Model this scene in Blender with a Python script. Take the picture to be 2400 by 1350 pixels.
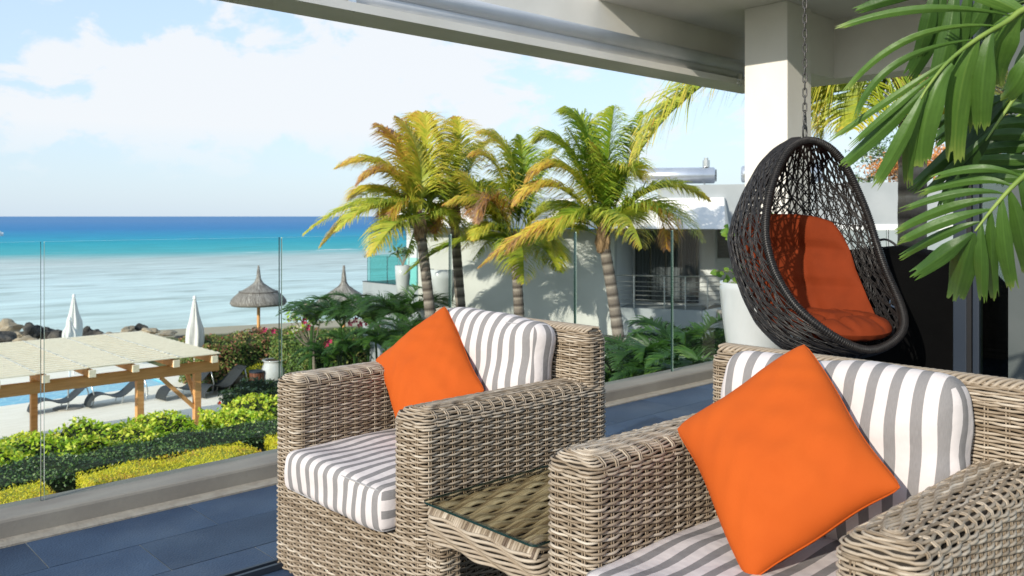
import bpy, math, random
import numpy as np
from mathutils import Vector, Matrix
random.seed(7); rng = np.random.default_rng(7)
for o in list(bpy.data.objects): bpy.data.objects.remove(o)
S = bpy.context.scene
COL = S.collection
PI = math.pi
T = math.radians(47.07); CT, ST = math.cos(T), math.sin(T); EYE = 1.2

# ------------------------------------------------------------------ camera
cam = bpy.data.cameras.new('camera'); co = bpy.data.objects.new('camera', cam); COL.objects.link(co)
co.location = (0, 0, EYE); co.rotation_euler = (PI/2, 0, T - PI/2)
cam.lens = 30; cam.sensor_width = 36; cam.shift_y = -0.07; cam.clip_start = 0.05; cam.clip_end = 80000
cam.dof.use_dof = True; cam.dof.focus_distance = 2.7; cam.dof.aperture_fstop = 7.1
S.camera = co
# ------------------------------------------------------------------ light
SUN_EL = math.radians(22.5); SH = Vector((-0.975, -0.222))
sd = Vector((SH.x*math.cos(SUN_EL), SH.y*math.cos(SUN_EL), math.sin(SUN_EL)))
sl = bpy.data.lights.new('sun', 'SUN'); sl.energy = 2.45; sl.angle = math.radians(0.5); sl.color = (1, .93, .80)
so = bpy.data.objects.new('sun', sl); COL.objects.link(so); so.rotation_euler = sd.to_track_quat('Z', 'Y').to_euler()
so.location = (0, 0, 30)
W = bpy.data.worlds.new('World'); S.world = W; W.use_nodes = True
S.view_settings.view_transform = 'Standard'; S.view_settings.look = 'None'
S.view_settings.exposure = 0.90; S.view_settings.gamma = 1
S.view_settings.use_curve_mapping = False

def sky_nodes():
    nt = W.node_tree; N = nt.nodes; L = nt.links; N.clear()
    out = N.new('ShaderNodeOutputWorld'); bg = N.new('ShaderNodeBackground'); bg.inputs[1].default_value = 0.15
    sky = N.new('ShaderNodeTexSky'); sky.sky_type = 'NISHITA'; sky.sun_disc = False
    sky.sun_elevation = SUN_EL; sky.sun_rotation = math.atan2(SH.x, SH.y); sky.altitude = 10
    sky.air_density = 1.0; sky.dust_density = 0.6; sky.ozone_density = 2.0
    tc = N.new('ShaderNodeTexCoord')
    mp = N.new('ShaderNodeMapping'); mp.vector_type = 'POINT'; mp.inputs['Rotation'].default_value = (0, 0, PI/2 - T)
    L.new(tc.outputs['Generated'], mp.inputs['Vector'])       # x = to the right, y = out to sea, z = up
    def noise(vec, scale, det, rough=.55, dist=0.):
        n = N.new('ShaderNodeTexNoise'); n.inputs['Scale'].default_value = scale; n.inputs['Detail'].default_value = det
        n.inputs['Roughness'].default_value = rough; n.inputs['Distortion'].default_value = dist; L.new(vec, n.inputs['Vector']); return n.outputs['Fac']
    def math_(op, a, b=None, c=None):
        m = N.new('ShaderNodeMath'); m.operation = op
        for i, v in enumerate((a, b, c)):
            if v is None: continue
            if isinstance(v, (int, float)): m.inputs[i].default_value = v
            else: L.new(v, m.inputs[i])
        return m.outputs[0]
    st = N.new('ShaderNodeVectorMath'); st.operation = 'MULTIPLY'; st.inputs[1].default_value = (1, 1, 1.9); L.new(mp.outputs[0], st.inputs[0])
    big = noise(st.outputs[0], 2.6, 3); fine = noise(st.outputs[0], 11, 9, .6, .25)
    sep = N.new('ShaderNodeSeparateXYZ'); L.new(mp.outputs[0], sep.inputs[0])
    base = math_('MULTIPLY_ADD', big, .70, -.36)
    tot = base
    # (right, up, radius right, radius up, weight) of each bank of cumulus
    for (x, z, rx, rz, w) in [(-.40, .150, .15, .050, .42), (-.27, .125, .16, .045, .42), (-.14, .145, .14, .055, .36), (-.23, .20, .10, .07, .30),
                              (-.02, .19, .13, .055, .34), (-.02, .12, .10, .02, .2), (.17, .17, .10, .03, .2), (-.36, .11, .12, .02, .3), (.25, .30, .3, .08, .2)]:
        dx = math_('DIVIDE', math_('SUBTRACT', sep.outputs[0], x), rx); dz = math_('DIVIDE', math_('SUBTRACT', sep.outputs[2], z), rz)
        r2 = math_('ADD', math_('MULTIPLY', dx, dx), math_('MULTIPLY', dz, dz))
        g = math_('MULTIPLY', math_('POWER', 2.718, math_('MULTIPLY', r2, -1.0)), w*.85)
        g = math_('MULTIPLY', g, math_('GREATER_THAN', sep.outputs[1], 0.))
        tot = math_('ADD', tot, g)
    tot = math_('ADD', tot, math_('MULTIPLY', math_('SUBTRACT', fine, .5), 2.3))
    # fade out close to the horizon
    fade = N.new('ShaderNodeMapRange'); fade.inputs[1].default_value = .03; fade.inputs[2].default_value = .10; L.new(sep.outputs[2], fade.inputs[0])
    cr = N.new('ShaderNodeMapRange'); cr.interpolation_type = 'SMOOTHSTEP'; cr.inputs[1].default_value = .05; cr.inputs[2].default_value = .36; cr.inputs[4].default_value = .9
    L.new(tot, cr.inputs[0])
    fac = math_('MULTIPLY', cr.outputs[0], fade.outputs[0])
    mx = N.new('ShaderNodeMix'); mx.data_type = 'RGBA'; L.new(fac, mx.inputs[0])
    # pale milky air low over the sea
    hz = N.new('ShaderNodeMapRange'); hz.inputs[1].default_value = 0.; hz.inputs[2].default_value = .45; hz.inputs[3].default_value = .88; hz.inputs[4].default_value = 0.45; L.new(sep.outputs[2], hz.inputs[0])
    m0 = N.new('ShaderNodeMix'); m0.data_type = 'RGBA'; L.new(hz.outputs[0], m0.inputs[0]); L.new(sky.outputs[0], m0.inputs[6]); m0.inputs[7].default_value = HAZE_C
    L.new(m0.outputs[2], mx.inputs[6]); mx.inputs[7].default_value = CLOUD_C
    L.new(mx.outputs[2], bg.inputs[0]); L.new(bg.outputs[0], out.inputs[0])
HAZE_C = (2.20, 2.70, 3.22, 1); CLOUD_C = (3.28, 3.38, 3.5, 1)
sky_nodes()

# ------------------------------------------------------------------ materials
def newmat(name):
    m = bpy.data.materials.new(name); m.use_nodes = True; nt = m.node_tree
    b = nt.nodes['Principled BSDF']; return m, nt, b
def pm(name, c1, c2=None, scale=8, rough=.6, bump=0, bscale=None, spec=.4, metal=0, detail=6, stretch=None, attr=None, coat=0, ramp=None, trans=0, lo=.35, hi=.65):
    """procedural material: c1..c2 by noise; attr = per strand/leaf tone with ramp colours"""
    m, nt, b = newmat(name); N, L = nt.nodes, nt.links
    b.inputs['Roughness'].default_value = rough; b.inputs['Specular IOR Level'].default_value = spec; b.inputs['Metallic'].default_value = metal
    b.inputs['Coat Weight'].default_value = coat
    tc = N.new('ShaderNodeTexCoord'); mp = N.new('ShaderNodeMapping')
    if stretch: mp.inputs['Scale'].default_value = stretch
    L.new(tc.outputs['Object'], mp.inputs[0])
    n = N.new('ShaderNodeTexNoise'); n.inputs['Scale'].default_value = scale; n.inputs['Detail'].default_value = detail; L.new(mp.outputs[0], n.inputs[0])
    if ramp:
        r = N.new('ShaderNodeValToRGB'); e = r.color_ramp.elements
        e[0].position = ramp[0][0]; e[0].color = (*ramp[0][1], 1); e[1].position = ramp[-1][0]; e[1].color = (*ramp[-1][1], 1)
        for p, c in ramp[1:-1]: x = e.new(p); x.color = (*c, 1)
        at = N.new('ShaderNodeAttribute'); at.attribute_name = 'tone'
        ma = N.new('ShaderNodeMath'); ma.operation = 'MULTIPLY_ADD'; ma.inputs[1].default_value = .25; ma.use_clamp = True
        mb = N.new('ShaderNodeMath'); mb.operation = 'SUBTRACT'; mb.inputs[1].default_value = .125
        L.new(at.outputs['Fac'], mb.inputs[0]); L.new(n.outputs['Fac'], ma.inputs[0]); L.new(mb.outputs[0], ma.inputs[2]); L.new(ma.outputs[0], r.inputs[0]); colr = r.outputs[0]
    else:
        mr = N.new('ShaderNodeMapRange'); mr.inputs[1].default_value = lo; mr.inputs[2].default_value = hi; L.new(n.outputs['Fac'], mr.inputs[0])
        mx = N.new('ShaderNodeMix'); mx.data_type = 'RGBA'; mx.inputs[6].default_value = (*c1, 1); mx.inputs[7].default_value = (*(c2 or c1), 1); L.new(mr.outputs[0], mx.inputs[0]); colr = mx.outputs[2]
    L.new(colr, b.inputs['Base Color'])
    if bump:
        n2 = N.new('ShaderNodeTexNoise'); n2.inputs['Scale'].default_value = bscale or scale*3; n2.inputs['Detail'].default_value = 8; L.new(mp.outputs[0], n2.inputs[0])
        bp = N.new('ShaderNodeBump'); bp.inputs['Strength'].default_value = bump; bp.inputs['Distance'].default_value = .01; L.new(n2.outputs['Fac'], bp.inputs['Height']); L.new(bp.outputs[0], b.inputs['Normal'])
    if trans:
        tr = N.new('ShaderNodeBsdfTranslucent'); L.new(colr, tr.inputs[0]); ms = N.new('ShaderNodeMixShader'); ms.inputs[0].default_value = trans
        L.new(b.outputs[0], ms.inputs[1]); L.new(tr.outputs[0], ms.inputs[2]); L.new(ms.outputs[0], N['Material Output'].inputs[0])
    return m
M = {}
wick = [(0, (.11, .075, .05)), (.35, (.235, .178, .12)), (.7, (.385, .315, .238)), (1, (.53, .46, .37))]
M['wicker'] = pm('wicker', None, scale=60, rough=.5, ramp=wick, spec=.35)
M['wicker'].node_tree.nodes['Noise Texture'].inputs['Detail'].default_value = 2
M['core'] = pm('dark_frame', (.035, .027, .02), rough=.8)
M['rattan'] = pm('dark_rattan', (.010, .009, .009), (.026, .022, .020), scale=60, rough=.40, spec=.45)
M['plaster'] = pm('plaster', (.74, .71, .65), (.80, .77, .71), scale=3, rough=.85, bump=.15, bscale=120)
M['ceiling'] = pm('ceiling_paint', (.74, .71, .66), (.80, .77, .72), scale=1.5, rough=.85, bump=.1, bscale=60)
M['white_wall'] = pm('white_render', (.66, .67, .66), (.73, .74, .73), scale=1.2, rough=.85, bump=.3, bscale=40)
M['shade_wall'] = pm('white_render_shade_tint', (.30, .33, .345), (.36, .385, .40), scale=1.2, rough=.9, bump=.3, bscale=40)  # villa's white walls darkened to blue-grey: shade put into the colour
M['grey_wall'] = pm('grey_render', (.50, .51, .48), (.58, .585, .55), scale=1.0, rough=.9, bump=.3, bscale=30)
M['blind'] = pm('blind_fabric', (.66, .67, .70), (.72, .73, .76), scale=5, rough=.7)
M['concrete'] = pm('concrete', (.21, .19, .165), (.27, .25, .215), scale=2.5, rough=.8, bump=.10, bscale=40, stretch=(1, 3, 1))
M['grout'] = pm('grout', (.27, .24, .20), (.34, .31, .26), scale=20, rough=.9, bump=.3)
M['tile'] = pm('slate_tile', (.021, .040, .080), (.036, .064, .115), scale=3, rough=.5, bump=.35, bscale=120, detail=10, spec=.35)
_nt = M['tile'].node_tree; _oi = _nt.nodes.new('ShaderNodeObjectInfo'); _hs = _nt.nodes.new('ShaderNodeHueSaturation'); _mr = _nt.nodes.new('ShaderNodeMapRange')
_mr.inputs[3].default_value = .80; _mr.inputs[4].default_value = 1.22; _nt.links.new(_oi.outputs['Random'], _mr.inputs[0]); _nt.links.new(_mr.outputs[0], _hs.inputs['Value'])
_b = _nt.nodes['Principled BSDF']; _src = _b.inputs['Base Color'].links[0].from_socket; _nt.links.new(_src, _hs.inputs['Color'])
_sc = _nt.nodes.new('ShaderNodeTexNoise'); _sc.inputs['Scale'].default_value = 2.2; _sc.inputs['Detail'].default_value = 9; _ge = _nt.nodes.new('ShaderNodeNewGeometry'); _nt.links.new(_ge.outputs['Position'], _sc.inputs['Vector'])
_m2 = _nt.nodes.new('ShaderNodeMapRange'); _m2.inputs[1].default_value = .52; _m2.inputs[2].default_value = .75; _m2.inputs[4].default_value = .35; _nt.links.new(_sc.outputs['Fac'], _m2.inputs[0])
_dm = _nt.nodes.new('ShaderNodeMix'); _dm.data_type = 'RGBA'; _nt.links.new(_m2.outputs[0], _dm.inputs[0]); _nt.links.new(_hs.outputs[0], _dm.inputs[6]); _dm.inputs[7].default_value = (.10, .125, .16, 1); _nt.links.new(_dm.outputs[2], _b.inputs['Base Color'])
M['blue_metal'] = pm('blue_grey_metal', (.018, .026, .040), rough=.4, spec=.5)
M['black'] = pm('black_rubber', (.008, .008, .009), rough=.5)
M['cover'] = pm('black_fabric', (.0018, .0018, .002), (.003, .003, .003), scale=4, rough=.85, bump=.3, bscale=8, spec=.05)
M['grey_post'] = pm('grey_post', (.065, .078, .076), (.08, .092, .09), scale=4, rough=.6)
M['chain'] = pm('chain_steel', (.05, .05, .05), (.09, .085, .08), scale=30, rough=.4, metal=.7)
M['chrome'] = pm('chrome', (.7, .7, .7), rough=.2, metal=1)
M['steel'] = pm('steel', (.62, .63, .62), rough=.3, metal=.8)
M['ceramic'] = pm('white_ceramic', (.46, .49, .49), (.54, .56, .56), scale=2, rough=.12, coat=.5)
M['soil'] = pm('soil', (.05, .035, .02), (.10, .07, .04), scale=15, rough=.95, bump=1)
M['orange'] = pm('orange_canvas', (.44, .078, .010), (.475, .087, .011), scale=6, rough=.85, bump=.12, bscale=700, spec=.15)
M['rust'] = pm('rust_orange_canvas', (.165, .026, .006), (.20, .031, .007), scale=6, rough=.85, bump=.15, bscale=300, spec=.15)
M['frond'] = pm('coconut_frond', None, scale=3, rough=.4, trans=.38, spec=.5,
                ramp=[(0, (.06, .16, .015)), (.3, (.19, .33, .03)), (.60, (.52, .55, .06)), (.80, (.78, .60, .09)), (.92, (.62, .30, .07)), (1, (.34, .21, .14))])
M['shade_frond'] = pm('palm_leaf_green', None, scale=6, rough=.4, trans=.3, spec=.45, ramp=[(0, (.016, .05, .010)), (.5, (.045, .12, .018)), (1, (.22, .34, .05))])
M['leaf'] = pm('hedge_leaf', None, scale=6, rough=.42, trans=.25, spec=.45, ramp=[(0, (.06, .14, .012)), (.4, (.22, .40, .02)), (.75, (.48, .64, .035)), (1, (.72, .72, .09))])
M['dark_leaf'] = pm('box_leaf', None, scale=6, rough=.35, trans=.12, spec=.5, ramp=[(0, (.02, .05, .015)), (.6, (.065, .14, .03)), (1, (.19, .28, .08))])
M['lime_leaf'] = pm('lime_leaf', None, scale=6, rough=.5, trans=.25, ramp=[(0, (.35, .40, .02)), (.5, (.70, .66, .03)), (.85, (.82, .70, .05)), (1, (.60, .32, .06))])
M['pink_leaf'] = pm('croton_leaf', None, scale=6, rough=.5, trans=.2, ramp=[(0, (.05, .11, .02)), (.55, (.15, .24, .04)), (.8, (.34, .30, .10)), (1, (.42, .14, .10))])
M['orange_leaf'] = pm('orange_blossom', None, scale=6, rough=.6, trans=.25, ramp=[(0, (.35, .20, .05)), (.4, (.62, .25, .07)), (1, (.75, .36, .13))])
M['pink'] = pm('pink_petal', (.62, .03, .12), (.75, .08, .2), scale=9, rough=.6)
M['red'] = pm('red_petal', (.6, .01, .015), (.7, .03, .02), scale=9, rough=.5)
M['white_petal'] = pm('white_petal', (.8, .78, .6), rough=.6)
M['twig'] = pm('twig_bark', (.20, .17, .13), (.30, .26, .2), scale=20, rough=.9)
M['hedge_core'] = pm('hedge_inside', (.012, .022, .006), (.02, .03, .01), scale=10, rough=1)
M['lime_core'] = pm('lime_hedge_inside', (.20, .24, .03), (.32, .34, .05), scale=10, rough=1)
M['trunk'] = pm('palm_bark', None, scale=14, rough=.9, bump=.8, bscale=60, stretch=(1, 1, 3), ramp=[(0, (.055, .042, .035)), (.45, (.20, .165, .14)), (.75, (.38, .33, .28)), (1, (.50, .44, .38))])
M['fibre'] = pm('palm_fibre', (.10, .06, .03), (.34, .22, .12), scale=25, rough=.95, bump=.8, stretch=(1, 1, .3))
M['timber'] = pm('orange_timber', (.66, .32, .11), (.78, .42, .17), scale=4, rough=.6, stretch=(.4, 6, 6), bump=.2)
M['dark_timber'] = pm('red_timber', (.13, .045, .025), (.2, .075, .04), scale=6, rough=.5, stretch=(4, 4, .4))
M['reed'] = pm('reed_mat', (.80, .71, .53), (.93, .84, .66), scale=9, rough=.85, stretch=(.6, 14, 1), bump=.6, bscale=30)
M['thatch'] = pm('thatch', None, scale=20, rough=.95, ramp=[(0, (.12, .10, .085)), (.5, (.30, .275, .25)), (1, (.48, .45, .41))])
M['canvas'] = pm('white_canvas', (.76, .74, .70), (.84, .82, .78), scale=4, rough=.85, trans=.2)
M['sling'] = pm('grey_sling', (.022, .026, .028), (.04, .045, .048), scale=30, rough=.6)
M['deck'] = pm('pale_deck', (.84, .77, .64), (.93, .86, .74), scale=2.5, rough=.8, stretch=(.5, 4, 1), bump=.2)
M['deck_grey'] = pm('grey_paving', (.28, .26, .23), (.38, .35, .31), scale=2, rough=.85, bump=.2)
M['pool_tile'] = pm('pool_tile', (.20, .50, .62), (.26, .58, .70), scale=1, rough=.4)
M['rock'] = pm('basalt', (.025, .025, .025), (.13, .115, .10), scale=1.4, rough=.95, bump=1, bscale=8, lo=.4, hi=.7)
M['tan_rock'] = pm('tan_rock', (.22, .18, .13), (.45, .37, .27), scale=1.2, rough=.95, bump=1, bscale=8)
M['dark_glass'] = pm('dark_window', (.018, .022, .025), (.03, .035, .04), scale=1, rough=.15, spec=.6)
M['curtain'] = pm('grey_curtain', (.045, .055, .06), (.10, .115, .125), scale=6, rough=.8, stretch=(3, 3, .05))
M['brown'] = pm('brown_sign', (.16, .06, .035), rough=.5)
M['white_paint'] = pm('white_paint', (.78, .78, .76), rough=.5)
M['blue_steel'] = pm('tank_steel', (.46, .50, .56), (.6, .63, .68), scale=2, rough=.25, metal=.6)
M['print'] = pm('printed_panel', (.45, .55, .6), (.75, .8, .8), scale=9, rough=.5)

def glass_mat(name, tint, rough=0.0, ior=1.5):
    m, nt, b = newmat(name); N, L = nt.nodes, nt.links; N.remove(b)
    tr = N.new('ShaderNodeBsdfTransparent'); tr.inputs[0].default_value = (*tint, 1)
    gl = N.new('ShaderNodeBsdfGlossy'); gl.inputs['Roughness'].default_value = rough
    fr = N.new('ShaderNodeFresnel'); fr.inputs[0].default_value = ior
    ge = N.new('ShaderNodeNewGeometry'); iv = N.new('ShaderNodeMath'); iv.operation = 'SUBTRACT'; iv.inputs[0].default_value = 1; L.new(ge.outputs['Backfacing'], iv.inputs[1])
    fm = N.new('ShaderNodeMath'); fm.operation = 'MULTIPLY'; L.new(fr.outputs[0], fm.inputs[0]); L.new(iv.outputs[0], fm.inputs[1])
    ms = N.new('ShaderNodeMixShader'); L.new(fm.outputs[0], ms.inputs[0]); L.new(tr.outputs[0], ms.inputs[1]); L.new(gl.outputs[0], ms.inputs[2])
    L.new(ms.outputs[0], N['Material Output'].inputs[0]); return m
M['glass'] = glass_mat('balustrade_glass', (.955, .98, .97), ior=1.22)
M['far_glass'] = glass_mat('far_glass', (.70, .92, .90), ior=1.3)
M['table_glass'] = glass_mat('table_glass', (.93, .92, .84), ior=1.18)
M['door_glass'] = glass_mat('door_glass', (.50, .56, .54))
M['glass_edge'] = pm('glass_edge', (.30, .42, .34), rough=.1, spec=.8)
M['glass_edge_dark'] = pm('glass_edge_dark', (.01, .03, .025), rough=.1, spec=.8)

def stripe_mat(name, pitch, duty):
    m, nt, b = newmat(name); N, L = nt.nodes, nt.links
    b.inputs['Roughness'].default_value = .85; b.inputs['Specular IOR Level'].default_value = .15
    uv = N.new('ShaderNodeUVMap'); sp = N.new('ShaderNodeSeparateXYZ'); L.new(uv.outputs[0], sp.inputs[0])
    a = N.new('ShaderNodeMath'); a.operation = 'DIVIDE'; a.inputs[1].default_value = pitch; L.new(sp.outputs[0], a.inputs[0])
    f = N.new('ShaderNodeMath'); f.operation = 'FRACT'; L.new(a.outputs[0], f.inputs[0])
    g = N.new('ShaderNodeMath'); g.operation = 'LESS_THAN'; g.inputs[1].default_value = duty; L.new(f.outputs[0], g.inputs[0])
    n = N.new('ShaderNodeTexNoise'); n.inputs['Scale'].default_value = 1; n.inputs['Detail'].default_value = 2
    vm = N.new('ShaderNodeVectorMath'); vm.operation = 'MULTIPLY'; vm.inputs[1].default_value = (900, 60, 1); L.new(uv.outputs[0], vm.inputs[0]); L.new(vm.outputs[0], n.inputs[0])
    gr = N.new('ShaderNodeMix'); gr.data_type = 'RGBA'; gr.inputs[6].default_value = (.175, .165, .165, 1); gr.inputs[7].default_value = (.29, .275, .27, 1); L.new(n.outputs['Fac'], gr.inputs[0])
    wh = N.new('ShaderNodeMix'); wh.data_type = 'RGBA'; wh.inputs[6].default_value = (.58, .53, .515, 1); wh.inputs[7].default_value = (.66, .605, .59, 1); L.new(n.outputs['Fac'], wh.inputs[0])
    mx = N.new('ShaderNodeMix'); mx.data_type = 'RGBA'; L.new(g.outputs[0], mx.inputs[0]); L.new(wh.outputs[2], mx.inputs[6]); L.new(gr.outputs[2], mx.inputs[7])
    L.new(mx.outputs[2], b.inputs['Base Color'])
    tc = N.new('ShaderNodeTexCoord'); n2 = N.new('ShaderNodeTexNoise'); n2.inputs['Scale'].default_value = 9; n2.inputs['Detail'].default_value = 3; L.new(tc.outputs['Object'], n2.inputs[0])
    bp = N.new('ShaderNodeBump'); bp.inputs['Strength'].default_value = .35; bp.inputs['Distance'].default_value = .03; L.new(n2.outputs['Fac'], bp.inputs['Height']); L.new(bp.outputs[0], b.inputs['Normal'])
    return m
M['stripe'] = stripe_mat('striped_canvas', .0535, .45)

def sea_mat():
    m, nt, b = newmat('sea_water'); N, L = nt.nodes, nt.links
    tc = N.new('ShaderNodeTexCoord'); sp = N.new('ShaderNodeSeparateXYZ'); L.new(tc.outputs['Object'], sp.inputs[0])
    def mth(op, a, b2=None, c=None):
        x = N.new('ShaderNodeMath'); x.operation = op
        for i, v in enumerate((a, b2, c)):
            if v is None: continue
            if isinstance(v, (int, float)): x.inputs[i].default_value = v
            else: L.new(v, x.inputs[i])
        return x.outputs[0]
    q = mth('ADD', mth('MULTIPLY', sp.outputs[0], .345), mth('MULTIPLY', sp.outputs[1], .938))
    def noise(sc, det, scale3):
        mp = N.new('ShaderNodeMapping'); mp.inputs['Scale'].default_value = scale3; mp.inputs['Rotation'].default_value = (0, 0, .35); L.new(tc.outputs['Object'], mp.inputs[0])
        n = N.new('ShaderNodeTexNoise'); n.inputs['Scale'].default_value = sc; n.inputs['Detail'].default_value = det; L.new(mp.outputs[0], n.inputs[0]); return n.outputs['Fac']
    n1 = noise(.018, 6, (1, 1, 1)); n2 = noise(.03, 7, (.35, 1.4, 1)); n3 = noise(.5, 4, (.5, 1.6, 1)); n4 = noise(.22, 8, (.6, 1.2, 1))
    q2 = mth('ADD', q, mth('MULTIPLY', mth('SUBTRACT', n1, .5), 30)); q2 = mth('ADD', q2, mth('MULTIPLY', mth('SUBTRACT', n2, .5), 16))
    lg = mth('LOGARITHM', mth('MAXIMUM', q2, 20), 10.)
    mr = N.new('ShaderNodeMapRange'); mr.inputs[1].default_value = 1.7; mr.inputs[2].default_value = 3.3; L.new(lg, mr.inputs[0])
    r = N.new('ShaderNodeValToRGB'); e = r.color_ramp.elements
    def P(d): return (math.log10(d)-1.7)/1.6
    cols = [(50, (.56, .62, .56)), (80, (.60, .72, .70)), (120, (.60, .71, .71)), (165, (.54, .61, .60)), (182, (.47, .56, .55)), (218, (.09, .42, .46)), (290, (.035, .37, .46)), (400, (.035, .29, .45)), (620, (.05, .22, .44)), (1600, (.10, .24, .44))]
    e[0].position = P(cols[0][0]); e[0].color = (*cols[0][1], 1); e[1].position = P(cols[-1][0]); e[1].color = (*cols[-1][1], 1)
    for d, c in cols[1:-1]: x = e.new(P(d)); x.color = (*c, 1)
    L.new(mr.outputs[0], r.inputs[0])
    # coral patches on the reef flat
    fl = N.new('ShaderNodeMapRange'); fl.inputs[1].default_value = .50; fl.inputs[2].default_value = .68; L.new(n4, fl.inputs[0])
    zone = N.new('ShaderNodeMapRange'); zone.inputs[1].default_value = 205; zone.inputs[2].default_value = 120; L.new(q, zone.inputs[0])
    fz = mth('MULTIPLY', mth('MULTIPLY', fl.outputs[0], zone.outputs[0]), .38)
    inr = N.new('ShaderNodeMapRange'); inr.inputs[1].default_value = 230; inr.inputs[2].default_value = 190; L.new(q2, inr.inputs[0])
    mx = N.new('ShaderNodeMix'); mx.data_type = 'RGBA'; L.new(mth('MULTIPLY', fz, inr.outputs[0]), mx.inputs[0]); L.new(r.outputs[0], mx.inputs[6]); mx.inputs[7].default_value = (.13, .16, .12, 1)
    n5 = noise(.35, 6, (.28, 1.3, 1)); rp = N.new('ShaderNodeMapRange'); rp.inputs[1].default_value = .3; rp.inputs[2].default_value = .7; rp.inputs[3].default_value = .84; rp.inputs[4].default_value = 1.12; L.new(n5, rp.inputs[0])
    vmx = N.new('ShaderNodeVectorMath'); vmx.operation = 'SCALE'; L.new(mx.outputs[2], vmx.inputs[0]); L.new(rp.outputs[0], vmx.inputs['Scale'])
    # thin foam lines
    fo = N.new('ShaderNodeMapRange'); fo.inputs[1].default_value = .58; fo.inputs[2].default_value = .64; L.new(n2, fo.inputs[0])
    band = mth('COMPARE', q, 190., 34.)
    fo2 = N.new('ShaderNodeMapRange'); fo2.inputs[1].default_value = .5; fo2.inputs[2].default_value = .6; L.new(n3, fo2.inputs[0])
    my = N.new('ShaderNodeMix'); my.data_type = 'RGBA'; L.new(mth('MULTIPLY', mth('MULTIPLY', fo.outputs[0], band), fo2.outputs[0]), my.inputs[0]); L.new(vmx.outputs[0], my.inputs[6]); my.inputs[7].default_value = (.8, .8, .8, 1)
    L.new(my.outputs[2], b.inputs['Base Color'])
    df = N.new('ShaderNodeBsdfDiffuse'); gs = N.new('ShaderNodeBsdfGlossy'); gs.inputs['Roughness'].default_value = .3; L.new(my.outputs[2], df.inputs[0]); mz = N.new('ShaderNodeMixShader'); mz.inputs[0].default_value = .06
    L.new(df.outputs[0], mz.inputs[1]); L.new(gs.outputs[0], mz.inputs[2]); L.new(mz.outputs[0], N['Material Output'].inputs[0])
    bp = N.new('ShaderNodeBump'); bp.inputs['Strength'].default_value = .6; bp.inputs['Distance'].default_value = .25; L.new(n3, bp.inputs['Height']); L.new(bp.outputs[0], df.inputs['Normal']); L.new(bp.outputs[0], gs.inputs['Normal'])
    return m
M['sea'] = sea_mat()
def pool_mat():
    m, nt, b = newmat('pool_water'); N, L = nt.nodes, nt.links
    b.inputs['Roughness'].default_value = .08; b.inputs['Specular IOR Level'].default_value = .3
    tc = N.new('ShaderNodeTexCoord'); n = N.new('ShaderNodeTexNoise'); n.inputs['Scale'].default_value = 1.6; n.inputs['Detail'].default_value = 4; L.new(tc.outputs['Object'], n.inputs[0])
    v = N.new('ShaderNodeTexVoronoi'); v.feature = 'DISTANCE_TO_EDGE'; v.inputs['Scale'].default_value = 2.2; L.new(n.outputs['Color'], v.inputs[0]); L.new(tc.outputs['Object'], v.inputs[0])
    mr = N.new('ShaderNodeMapRange'); mr.inputs[1].default_value = 0; mr.inputs[2].default_value = .12; L.new(v.outputs[0], mr.inputs[0])
    mx = N.new('ShaderNodeMix'); mx.data_type = 'RGBA'; L.new(mr.outputs[0], mx.inputs[0]); mx.inputs[6].default_value = (.22, .56, .68, 1); mx.inputs[7].default_value = (.10, .42, .60, 1); L.new(mx.outputs[2], b.inputs['Base Color'])
    bp = N.new('ShaderNodeBump'); bp.inputs['Strength'].default_value = .2; bp.inputs['Distance'].default_value = .05; L.new(n.outputs['Fac'], bp.inputs['Height']); L.new(bp.outputs[0], b.inputs['Normal'])
    return m
M['pool'] = pool_mat()
def ground_mat():
    m, nt, b = newmat('garden_ground'); N, L = nt.nodes, nt.links
    tc = N.new('ShaderNodeTexCoord'); n = N.new('ShaderNodeTexNoise'); n.inputs['Scale'].default_value = .8; n.inputs['Detail'].default_value = 8; L.new(tc.outputs['Object'], n.inputs[0])
    g = N.new('ShaderNodeMix'); g.data_type = 'RGBA'; L.new(n.outputs['Fac'], g.inputs[0]); g.inputs[6].default_value = (.06, .065, .03, 1); g.inputs[7].default_value = (.14, .15, .06, 1)
    sp = N.new('ShaderNodeSeparateXYZ'); L.new(tc.outputs['Object'], sp.inputs[0])
    mr = N.new('ShaderNodeMapRange'); mr.inputs[1].default_value = -5.25; mr.inputs[2].default_value = -5.6; L.new(sp.outputs[2], mr.inputs[0])
    s = N.new('ShaderNodeMix'); s.data_type = 'RGBA'; L.new(mr.outputs[0], s.inputs[0]); L.new(g.outputs[2], s.inputs[6]); s.inputs[7].default_value = (.42, .36, .26, 1)
    L.new(s.outputs[2], b.inputs['Base Color']); b.inputs['Roughness'].default_value = .95; b.inputs['Specular IOR Level'].default_value = .1
    return m
M['ground'] = ground_mat()

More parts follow.
